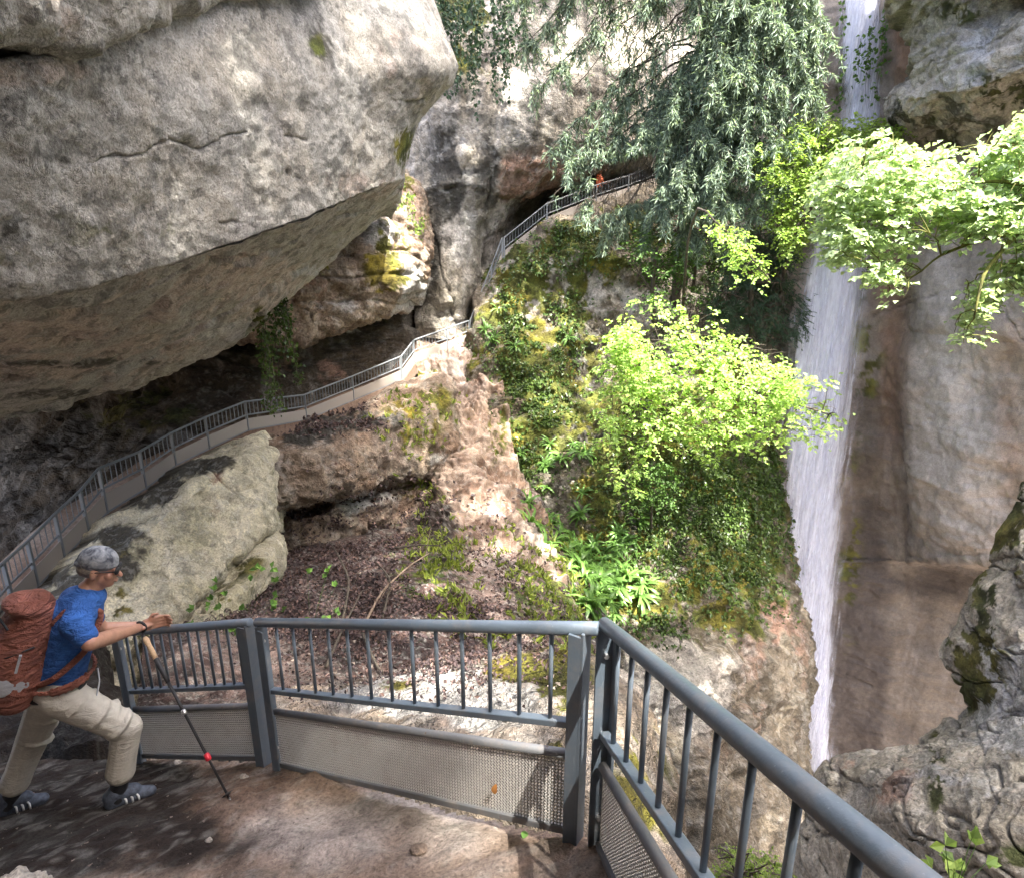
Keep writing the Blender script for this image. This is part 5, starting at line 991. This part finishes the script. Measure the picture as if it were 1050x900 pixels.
class Blob(MB):
    """overlapping balls along the bones, fused into one skin afterwards"""
    def cap(s, p, q, r1, r2, flat=None, n=None, rot=None):
        p = np.asarray(p, float); q = np.asarray(q, float); L = np.linalg.norm(q - p); n = n or max(2, int(L / (min(r1, r2) * .35)) + 1)
        for i in range(n + 1):
            t = i / n; r = r1 * (1 - t) + r2 * t; s.ell(p * (1 - t) + q * t, (r * (flat or 1), r, r) if flat else (r, r, r), 12, 8, rot)
        return s
    def skin(s, name, mat, parent, inv, vox=.007, it=4):
        o = MB.build(s, name + '_tmp', None); m = o.modifiers.new('r', 'REMESH'); m.mode = 'VOXEL'; m.voxel_size = vox
        m2 = o.modifiers.new('s', 'SMOOTH'); m2.iterations = it; m2.factor = .5
        me = bpy.data.meshes.new_from_object(o.evaluated_get(bpy.context.evaluated_depsgraph_get())); old = o.data; bpy.data.objects.remove(o); bpy.data.meshes.remove(old)
        me.name = name; me.materials.clear(); me.materials.append(mat)
        for p in me.polygons: p.use_smooth = True
        o2 = bpy.data.objects.new(name, me); COL.objects.link(o2); o2.parent = parent; o2.matrix_parent_inverse = inv; return o2
def hand(b, wr, fwd, pal, th, r=1.0, curl=1.1):
    """palm from the wrist along fwd, palm faces pal, thumb towards th; fingers curl towards pal"""
    fwd, pal, th = unit(np.array(fwd, float)), unit(np.array(pal, float)), unit(np.array(th, float))
    for k in range(4): b.cap(wr + th * (.027 - .018 * k) * r, wr + fwd * .085 * r + th * (.034 - .022 * k) * r, .014 * r, .013 * r)
    for k, L in enumerate((.072, .080, .074, .058)):
        p = wr + fwd * .09 * r + th * (.034 - .023 * k) * r; d = fwd.copy()
        for j, (fr, rr) in enumerate(((.45, .0095), (.32, .0088), (.23, .008))):
            a = curl * (.55 + .25 * j); d = unit(d * math.cos(a) + pal * math.sin(a)); q = p + d * L * fr * r * 1.05; b.cap(p, q, rr * r, rr * .94 * r); p = q
    p = wr + fwd * .025 * r + th * .03 * r; q = p + unit(fwd * .6 + th * .8 + pal * .2) * .042 * r; b.cap(p, q, .013 * r, .011 * r); b.cap(q, q + unit(fwd * .8 + th * .2 + pal * .6) * .034 * r, .0105 * r, .009 * r)
def hiker():
    f = unit(np.array((.80, .60, 0))); r = np.array((f[1], -f[0], 0)); u = UP_
    P0 = W(58, 703, 2.90); C = W(78, 630, 2.98); NK = W(91, 604, 3.02); HD = W(102, 582, 3.06)
    fl = lambda x, y: G3(x, y)[2]
    shR = C + r * .165 + u * .02; shL = C - r * .165 + u * .02
    elR = W(92, 659, 2.80); wrR = W(143, 643, 3.30); rail_p = W(160, 637, 3.44)
    hipR = P0 + r * .09; knR = W(130, 746, 2.96); anR = W(117, 797, 2.90)
    hipL = P0 - r * .09; knL = W(30, 766, 3.02); anL = np.array((knL[0] - .16, knL[1] - .06, 0)); anL[2] = fl(anL[0], anL[1]) + .10
    anR[2] = fl(anR[0], anR[1]) + .095
    root = empty('person', P0); tag(root, 'hiker in a blue T-shirt and khaki trousers holding the railing, patterned cap on his head', 'person'); inv = Matrix.Translation(-Vector(P0))
    # --- body
    b = Blob(); hf = unit(f * .92 + r * .25 - u * .30); hs = np.cross(hf, u); hs = unit(hs); hu = np.cross(hs, hf)
    Rm = np.stack((hs, hf, hu), 1)
    h = lambda x, y, z: HD + Rm @ np.array((x, y, z))
    b.ell(h(0, -.012, .03), (.074, .094, .092), 16, 12, Rm); b.ell(h(0, .022, -.045), (.058, .068, .075), 16, 12, Rm); b.ell(h(0, .060, -.085), (.030, .026, .024), 12, 8, Rm)
    b.cap(h(0, .088, .0), h(0, .108, -.030), .009, .014); b.cap(h(-.016, .095, -.062), h(.016, .095, -.062), .008, .008)
    for sx in (-1, 1):
        b.ell(h(sx * .076, -.012, -.012), (.010, .020, .031), 10, 8, Rm); b.ell(h(sx * .030, .078, .014), (.014, .010, .010), 8, 6, Rm); b.ell(h(sx * .042, .058, -.028), (.022, .022, .022), 8, 6, Rm)
    b.cap(NK - u * .03, HD - hu * .05, .060, .054); b.cap(C, NK, .085, .060); b.cap(C - u * .02, P0, .115, .125, None)
    for s_, sh in ((1, shR), (-1, shL)): b.cap(NK - u * .02, sh, .055, .060)
    b.cap(shR, elR, .052, .043); b.cap(elR, lerp(elR, wrR, .35), .043, .044); b.cap(lerp(elR, wrR, .35), wrR, .044, .027)
    hd = unit(rail_p + u * .012 - wrR); hand(b, wrR, hd, -u, unit(np.cross(hd, u)) * -1 * (1), 1.0, .75)
    elL = shL + f * .10 - u * .26 - r * .05; wrL = elL + f * .22 - u * .06; b.cap(shL, elL, .05, .04); b.cap(elL, wrL, .041, .026); hand(b, wrL, f, -r * -1, u, 1.0, .8)
    for hp, kn, an in ((hipR, knR, anR), (hipL, knL, anL)):
        b.cap(hp, kn, .080, .055); b.cap(kn, lerp(kn, an, .35), .052, .054); b.cap(lerp(kn, an, .35), an, .054, .036); b.cap(an, an + f * .10 - u * .045, .036, .034)
    body = b.skin('body', M_SKIN, root, inv, .0055, 3)
    # --- clothes
    b = Blob(); b.cap(NK - u * .035 - f * .01, C, .082, .135); w1 = lerp(C, P0, .5); w2 = lerp(C, P0, .93)
    for k in range(9):
        t = k / 8; p = lerp(C + r * 0, w2, t); wd = .165 + .012 * math.sin(t * 5); b.ell(p, (wd, .128 + .01 * t, .075), 16, 8, np.stack((r, f, u), 1))
    for sh, el in ((shR, elR), (shL, elL)): b.cap(NK - u * .045, sh, .083, .082); b.cap(sh, lerp(sh, el, .62), .070, .066)
    b.skin('shirt', M_BLUE, root, inv, .008, 4)
    b = Blob()
    for k in range(4): b.ell(lerp(w2, P0 - u * .06, k / 3), (.172, .138, .07), 16, 8, np.stack((r, f, u), 1))
    for hp, kn, an in ((hipR, knR, anR), (hipL, knL, anL)):
        b.cap(hp, lerp(hp, kn, .6), .112, .094); b.cap(lerp(hp, kn, .6), kn, .094, .086); b.cap(kn, lerp(kn, an, .45), .084, .078); b.cap(lerp(kn, an, .45), lerp(kn, an, .66), .078, .082)
        for q in range(5): t = .2 + .16 * q; b.ell(lerp(hp, kn, t) + f * .012 + r * .02 * (-1) ** q, (.099, .099, .03), 12, 6, np.stack((r, unit(np.cross(r, kn - hp)), unit(kn - hp)), 1))
    tr = b.skin('trousers', M_KHAKI, root, inv, .008, 3)
    MB().tube([lerp(P0, w2, .55) + .178 * (math.cos(a) * r) + .142 * math.sin(a) * f for a in np.linspace(0, 2 * math.pi, 33)], .014, 6).build('belt', M_BLACK, root, True).matrix_parent_inverse = inv
    for nm, an, kn in (('r', anR, knR), ('l', anL, knL)):
        ft = f * .97 + r * .1; ft = unit(ft + np.array((0, 0, -.20 * 0)))
        gz = lambda p: fl(p[0], p[1])
        o = Blob().cap(lerp(an, kn, .34), an - u * .03, .050, .051).skin('sock', M_BLACK, root, inv, .008, 2)
        b = Blob(); heel = an - f * .035; heel[2] = gz(heel) + .045; toe = an + ft * .165; toe[2] = gz(toe) + .040; mid = lerp(heel, toe, .55); mid[2] += .012
        b.cap(heel, mid, .044, .046); b.cap(mid, toe, .046, .034); b.cap(heel + u * .04, an + u * .012, .046, .054); b.cap(an + u * .0, lerp(an, toe, .5) + u * .012, .050, .044)
        sh = b.skin('shoe', M_SHOE, root, inv, .007, 3)
        b = Blob(); rt = np.stack((unit(np.cross(toe - heel, u)), unit(toe - heel), u), 1)
        for k in range(9): p = lerp(heel, toe, k / 8) - u * .030; b.ell(p, (.047 + .005 * math.sin(k * .8), .03, .016), 12, 6, rt)
        so_ = b.skin('sole', M_BLACK, root, inv, .006, 2); so_.parent = sh; so_.matrix_parent_inverse = Matrix.Identity(4)
        for k in range(3):
            p = lerp(heel, toe, .38 + .16 * k); sd = unit(np.cross(toe - heel, u)); st_ = MB().tube([p + sd * .050 - u * .012, p + sd * .046 + u * .025, p + sd * .02 + u * .046 - unit(toe - heel) * .02], .006, 6).build('stripe', M_WHITE, sh, True); st_.matrix_parent_inverse = Matrix.Identity(4)
    # cap with its short peak, sunglasses
    b = Blob()
    b.ell(h(0, -.014, .050), (.083, .102, .082), 18, 12, Rm); b.ell(h(0, -.012, .036), (.085, .105, .03), 18, 8, Rm)
    b.ell(h(0, -.105, .028), (.05, .02, .022), 10, 6, Rm)
    b.skin('cap', M_CAP, root, inv, .006, 2)
    b = Blob()
    for k in range(9): a = math.pi * (.08 + .84 * k / 8) ; b.ell(h(math.cos(a) * .078, -.02 + math.sin(a) * .085 * 0, -.03 + .0), (.003, .02, .02), 6, 6, Rm) if 0 else None
    g_ = MB()
    for sx in (-1, 1): g_.ell(h(sx * .034, .092, .010), (.030, .012, .022), 12, 8, Rm); g_.tube([h(sx * .06, .086, .014), h(sx * .078, .02, .012), h(sx * .080, -.02, .004)], .0035, 6)
    g_.tube([h(-.01, .098, .014), h(.01, .098, .014)], .004, 6)
    g_.build('sunglasses', M_BLACK, root, True).matrix_parent_inverse = inv
    b = Blob(); b.ell(h(0, -.035, -.005), (.079, .078, .050), 16, 10, Rm); b.skin('hair', M_HAIR, root, inv, .008, 2)
    # --- backpack
    B0 = lerp(C, P0, .32) - f * .205 - r * .02; bk = empty('backpack', B0); tag(bk, 'brick orange rucksack with a grey pouch on the hiker\'s back', 'backpack'); ib = Matrix.Translation(-Vector(B0)); ax = unit(C - P0); bx = np.stack((r, np.cross(ax, r), ax), 1)
    bp = lambda x, y, z: B0 + bx @ np.array((x, y, z))
    b = Blob(); sg = 1 if (np.cross(ax, r) @ f) < 0 else -1
    for k in range(23):
        t = k / 11 - 1; b.ell(bp(0, .02 * sg * math.cos(t * 1.5), t * .26), ((.185 - .03 * t) * (1 - .12 * t * t), (.15 - .02 * t) * (1 - .3 * abs(t) ** 3), .085), 18, 10, bx)
    b.ell(bp(0, .03 * sg, .27), (.155, .125, .055), 14, 8, bx); b.ell(bp(0, .10 * sg, -.05), (.115, .05, .13), 14, 8, bx)
    b.skin('body', M_PACK, bk, ib, .009, 4)
    b = Blob(); b.ell(bp(.150, .02 * sg, -.13), (.042, .085, .105), 14, 10, bx); b.skin('pouch', M_GREY, bk, ib, .008, 3)
    b = Blob(); b.ell(bp(.02, .115 * sg, .10), (.09, .03, .05), 14, 8, bx); b.skin('lid_pocket', M_PACK, bk, ib, .008, 2)
    for s_ in (-1, 1):
        pts = [bp(s_ * .09, -.09 * sg, .19), C + r * s_ * .10 + u * .085 - f * .02, C + r * s_ * .12 + u * .035 + f * .115, lerp(C, P0, .35) + r * s_ * .155 + f * .08, lerp(C, P0, .6) + r * s_ * .19 - f * .04, bp(s_ * .12, -.09 * sg, -.16)]
        c = curve(pts, 25); mb = MB()
        for i in range(len(c) - 1): mb.tube([c[i], c[i + 1]], .017, 7)
        mb = MB().tube(c, .017, 7); mb.build('shoulder_strap', M_PACK, bk, True).matrix_parent_inverse = ib
    c = [lerp(C, P0, .80) + .198 * math.cos(a) * r + .165 * math.sin(a) * f for a in np.linspace(-.9, math.pi + .9, 30)]; b = Blob()
    for i, p in enumerate(c): b.ell(p, (.016, .016, .030 if 3 < i < 11 or 18 < i < 26 else .014), 8, 6)
    b.skin('hip_belt', M_PACK, bk, ib, .008, 2)
    mb = MB().tube(curve([lerp(C, P0, .85) + f * .18 + r * .05, lerp(C, P0, 1.0) + f * .20 + r * .10, lerp(C, P0, 1.2) + f * .20 + r * .14], 10), .005, 5); mb.build('loose_strap', M_GREY, bk, True).matrix_parent_inverse = ib
    for z0, z1 in ((.10, -.02), (-.04, -.16)):
        MB().tube([bp(.172, -.03 * sg, z0), bp(.165, .07 * sg, (z0 + z1) / 2), bp(.10, .145 * sg, z1), bp(.02, .168 * sg, z1 - .01)], .005, 5).build('cord', M_BLACK, bk, True).matrix_parent_inverse = ib
    MB().tube([bp(.15, .10 * sg, .19), bp(.03, .15 * sg, .21), bp(-.10, .13 * sg, .19)], .006, 6).build('zip', M_BLACK, bk, True).matrix_parent_inverse = ib
    MB().beam(bp(.176, .02 * sg, .06), bp(.176, .02 * sg, -.04), .03, .012).build('buckle_strap', M_GREY, bk).matrix_parent_inverse = ib
    # --- trekking pole hanging from the wrist, tip on the ground
    tp = W(239, 822, 2.72); tp[2] = fl(tp[0], tp[1]) + .005; hp_ = W(150, 656, 3.26)
    pr = empty('trekking_pole', tp); tag(pr, 'black trekking pole with cork grip and red clamp slanting from the hiker\'s wrist', 'trekking pole'); ip = Matrix.Translation(-Vector(tp)); q = lambda t: lerp(hp_, tp, t)
    def pp(mb, n, m): o = mb.build(n, m, pr, True); o.matrix_parent_inverse = ip; return o
    pp(MB().tube([q(.27), q(.45), q(.451), q(.72), q(.721), q(.95)], [.0095, .0095, .0082, .0082, .007, .007], 10), 'shaft', M_BLACK)
    pp(MB().tube([q(-.02), q(0), q(.03), q(.08), q(.12)], [.012, .019, .015, .0165, .014], 12), 'cork_grip', M_CORK); pp(MB().tube([q(.12), q(.125), q(.2), q(.27)], [.013, .0155, .015, .0125], 12), 'lower_grip', M_BLACK)
    pp(MB().tube([q(.44), q(.445), q(.465), q(.47)], [.010, .0145, .0145, .010], 12), 'silver_clamp', M_ZINC); pp(MB().tube([q(.70), q(.705), q(.735), q(.74)], [.010, .017, .017, .010], 12), 'red_clamp', M_RED)
    pp(MB().tube([q(.925), q(.93), q(.937)], [.012, .034, .012], 14), 'basket', M_BLACK); pp(MB().tube([q(.95), q(.985), q(1)], [.006, .0055, .002], 10), 'tip', M_ZINC)
    ring = [wrR + hd * .012 + .034 * (math.cos(a) * u + math.sin(a) * unit(np.cross(hd, u))) for a in np.linspace(0, 2 * math.pi, 17)]
    pp(MB().tube(ring, .009, 6), 'wrist_loop', M_BLACK); pp(MB().tube([wrR - u * .034 + hd * .01, lerp(wrR, hp_, .6) - u * .01, hp_], .008, 6), 'strap', M_BLACK)
hiker()
def walker():
    foot = W(613, 213, 29.9) + np.array((.1, .62, .04)); f = unit(np.array((.85, .25, 0))); r = np.array((f[1], -f[0], 0)); u = UP_; root = empty('person', foot); tag(root, 'distant walker in an orange top and white cap on the upper path', 'person'); inv = Matrix.Translation(-Vector(foot))
    P0 = foot + u * .92; C = foot + u * 1.36; HD = foot + u * 1.66 + f * .05; b = Blob()
    b.ell(HD, (.08, .09, .115), 12, 10); b.cap(HD + f * .085 - u * .01, HD + f * .10 - u * .03, .012, .014); b.cap(C, HD - u * .08, .08, .055); b.cap(C, P0, .12, .12)
    for s in (-1, 1):
        sh = C + r * s * .18; el = sh + f * .16 - u * .22; wr = el + f * .26 + u * .02; b.cap(sh, el, .05, .042); b.cap(el, wr, .042, .028); hand(b, wr, f, -u, -r * s, 1, .5)
        hp = P0 + r * s * .09; kn = hp - u * .43 + f * .10 * s; an = foot + r * s * .09 + f * .12 * s + u * .09; b.cap(hp, kn, .085, .06); b.cap(kn, an, .058, .038); b.cap(an, an + f * .14 - u * .05, .038, .032)
    b.skin('body', M_SKIN, root, inv, .012, 2)
    b = Blob(); b.cap(C + u * .06, P0 + u * .02, .145, .15)
    for s in (-1, 1): sh = C + r * s * .18; b.cap(sh, sh + f * .12 - u * .17, .068, .062)
    b.skin('shirt', M_ORANGE, root, inv, .014, 2)
    b = Blob(); b.cap(P0 + u * .05, P0 - u * .05, .14, .14)
    for s in (-1, 1): hp = P0 + r * s * .09; b.cap(hp, hp - u * .40 + f * .1 * s, .10, .08)
    b.skin('shorts', M_BLACK, root, inv, .014, 2)
    b = Blob(); b.ell(HD + u * .045, (.09, .10, .085), 12, 8); b.ell(HD + u * .03 + f * .1, (.06, .06, .012), 10, 6); b.skin('cap', M_WHITE, root, inv, .012, 2)
walker()
# ------------------------------------------------------------------ small things on the platform
def stone(name, label, c, r, mat, seed, cat='stone', group=None, sub=4):
    bm = bmesh.new(); bmesh.ops.create_icosphere(bm, subdivisions=sub, radius=1); V = np.array([v.co[:] for v in bm.verts]); F = np.array([[v.index for v in f.verts] for f in bm.faces]); bm.free()
    V = V * np.array(r); n = unit(V); V = V + n * (rockdisp(V + seed * 3.1, s=max(r) * 1.1, seed=seed, big=.3, mid=.2, blk=.5, fine=.12))[:, None] * .8; V = V + np.asarray(c)
    tag(mesh_np(name, V, F, mat, None, True, {'tint': rock_tint(mat, V, {})}), label, cat, group)
R_WHITE = rock_mat('whitish rubble stone', [(.42, .39, .37), (.55, .53, .51), (.62, .60, .58), (.36, .33, .31)], sc=3, streak=0, lichen=.2, strata=0, bump=1.0)
c = W(8, 945, 1.55); stone('stone', 'jagged whitish stone at the lower corner of the earth path', c, (.17, .13, .13), R_WHITE, 5, sub=6)
for i, (px, py, Y, s, lb) in enumerate(((182, 782, 2.95, .016, 'small white pebble by the foot of the railing'), (250, 797, 2.75, .017, 'small white pebble beside the pole tip'), (214, 862, 2.45, .012, 'tiny pale pebble on the dark trodden earth'), (430, 872, 1.98, .028, 'rounded brown pebble in front of the long panel'))):
    p = W(px, py, Y); t = np.linspace(.5, 3.5, 400)[:, None] * (W(px, py, 1.0)); gz = np.array([path_z(q[0], q[1]) for q in t]); k = np.argmin(np.abs(t[:, 2] - gz)); p = t[k]
    stone('pebble', lb, p + UP_ * s * .3, (s * 1.5, s, s * .8), R_WHITE if 'white' in lb or 'pale' in lb else R_DIRT, 20 + i, 'pebble', 'pebbles on the path', 3)
def ground_hit(px, py):
    t = np.linspace(.5, 3.5, 600)[:, None] * (W(px, py, 1.0)); gz = np.array([path_z(q[0], q[1]) for q in t]); return t[np.argmin(np.abs(t[:, 2] - gz))]
def single_leaf(label, p, d, nn, L, mat, name='fallen_leaf'):
    d = unit(np.array(d, float)); nn = unit(np.array(nn, float)); s = unit(np.cross(d, nn)); V = []; F = []; m = 7
    for i in range(m):
        f = i / (m - 1); ww = L * .30 * math.sin(math.pi * (.04 + .92 * f)) ** .8; c = np.asarray(p) + d * L * (f - .5) + nn * (.006 - .10 * L * (f - .5) ** 2 * 4 + .004)
        V += [c - s * ww + nn * ww * .25, c, c + s * ww + nn * ww * .25]
        if i: k = 3 * i; F += [(k - 3, k - 2, k + 1, k), (k - 2, k - 1, k + 2, k + 1)]
    V = np.array(V); lo = V - nn * .0015; k = len(V); F2 = F + [tuple(i + k for i in f[::-1]) for f in F]
    tag(mesh_np(name, np.concatenate((V, lo)), np.array(F2), mat), label, 'leaf')
single_leaf('fresh green leaf lying on the earth near the corner post', ground_hit(538, 856), (.3, .9, -.3), (0, -.2, 1), .055, L_FERN)
M_DRYLEAF = leaf_mat('orange dry leaf', (.42, .19, .06), .2, .3)
pA, pB = G3(.30, 2.0), G3(-1.53, 3.13); tq = .20; single_leaf('orange dry leaf caught on the wire mesh of the long panel', lerp(pA, pB, tq) + UP_ * .26 + np.array((-.010, -.018, 0)), (.2, .1, 1), (-.5, -.85, .1), .05, M_DRYLEAF)
print('objects', len(bpy.data.objects), 'verts', sum(len(m.vertices) for m in bpy.data.meshes))
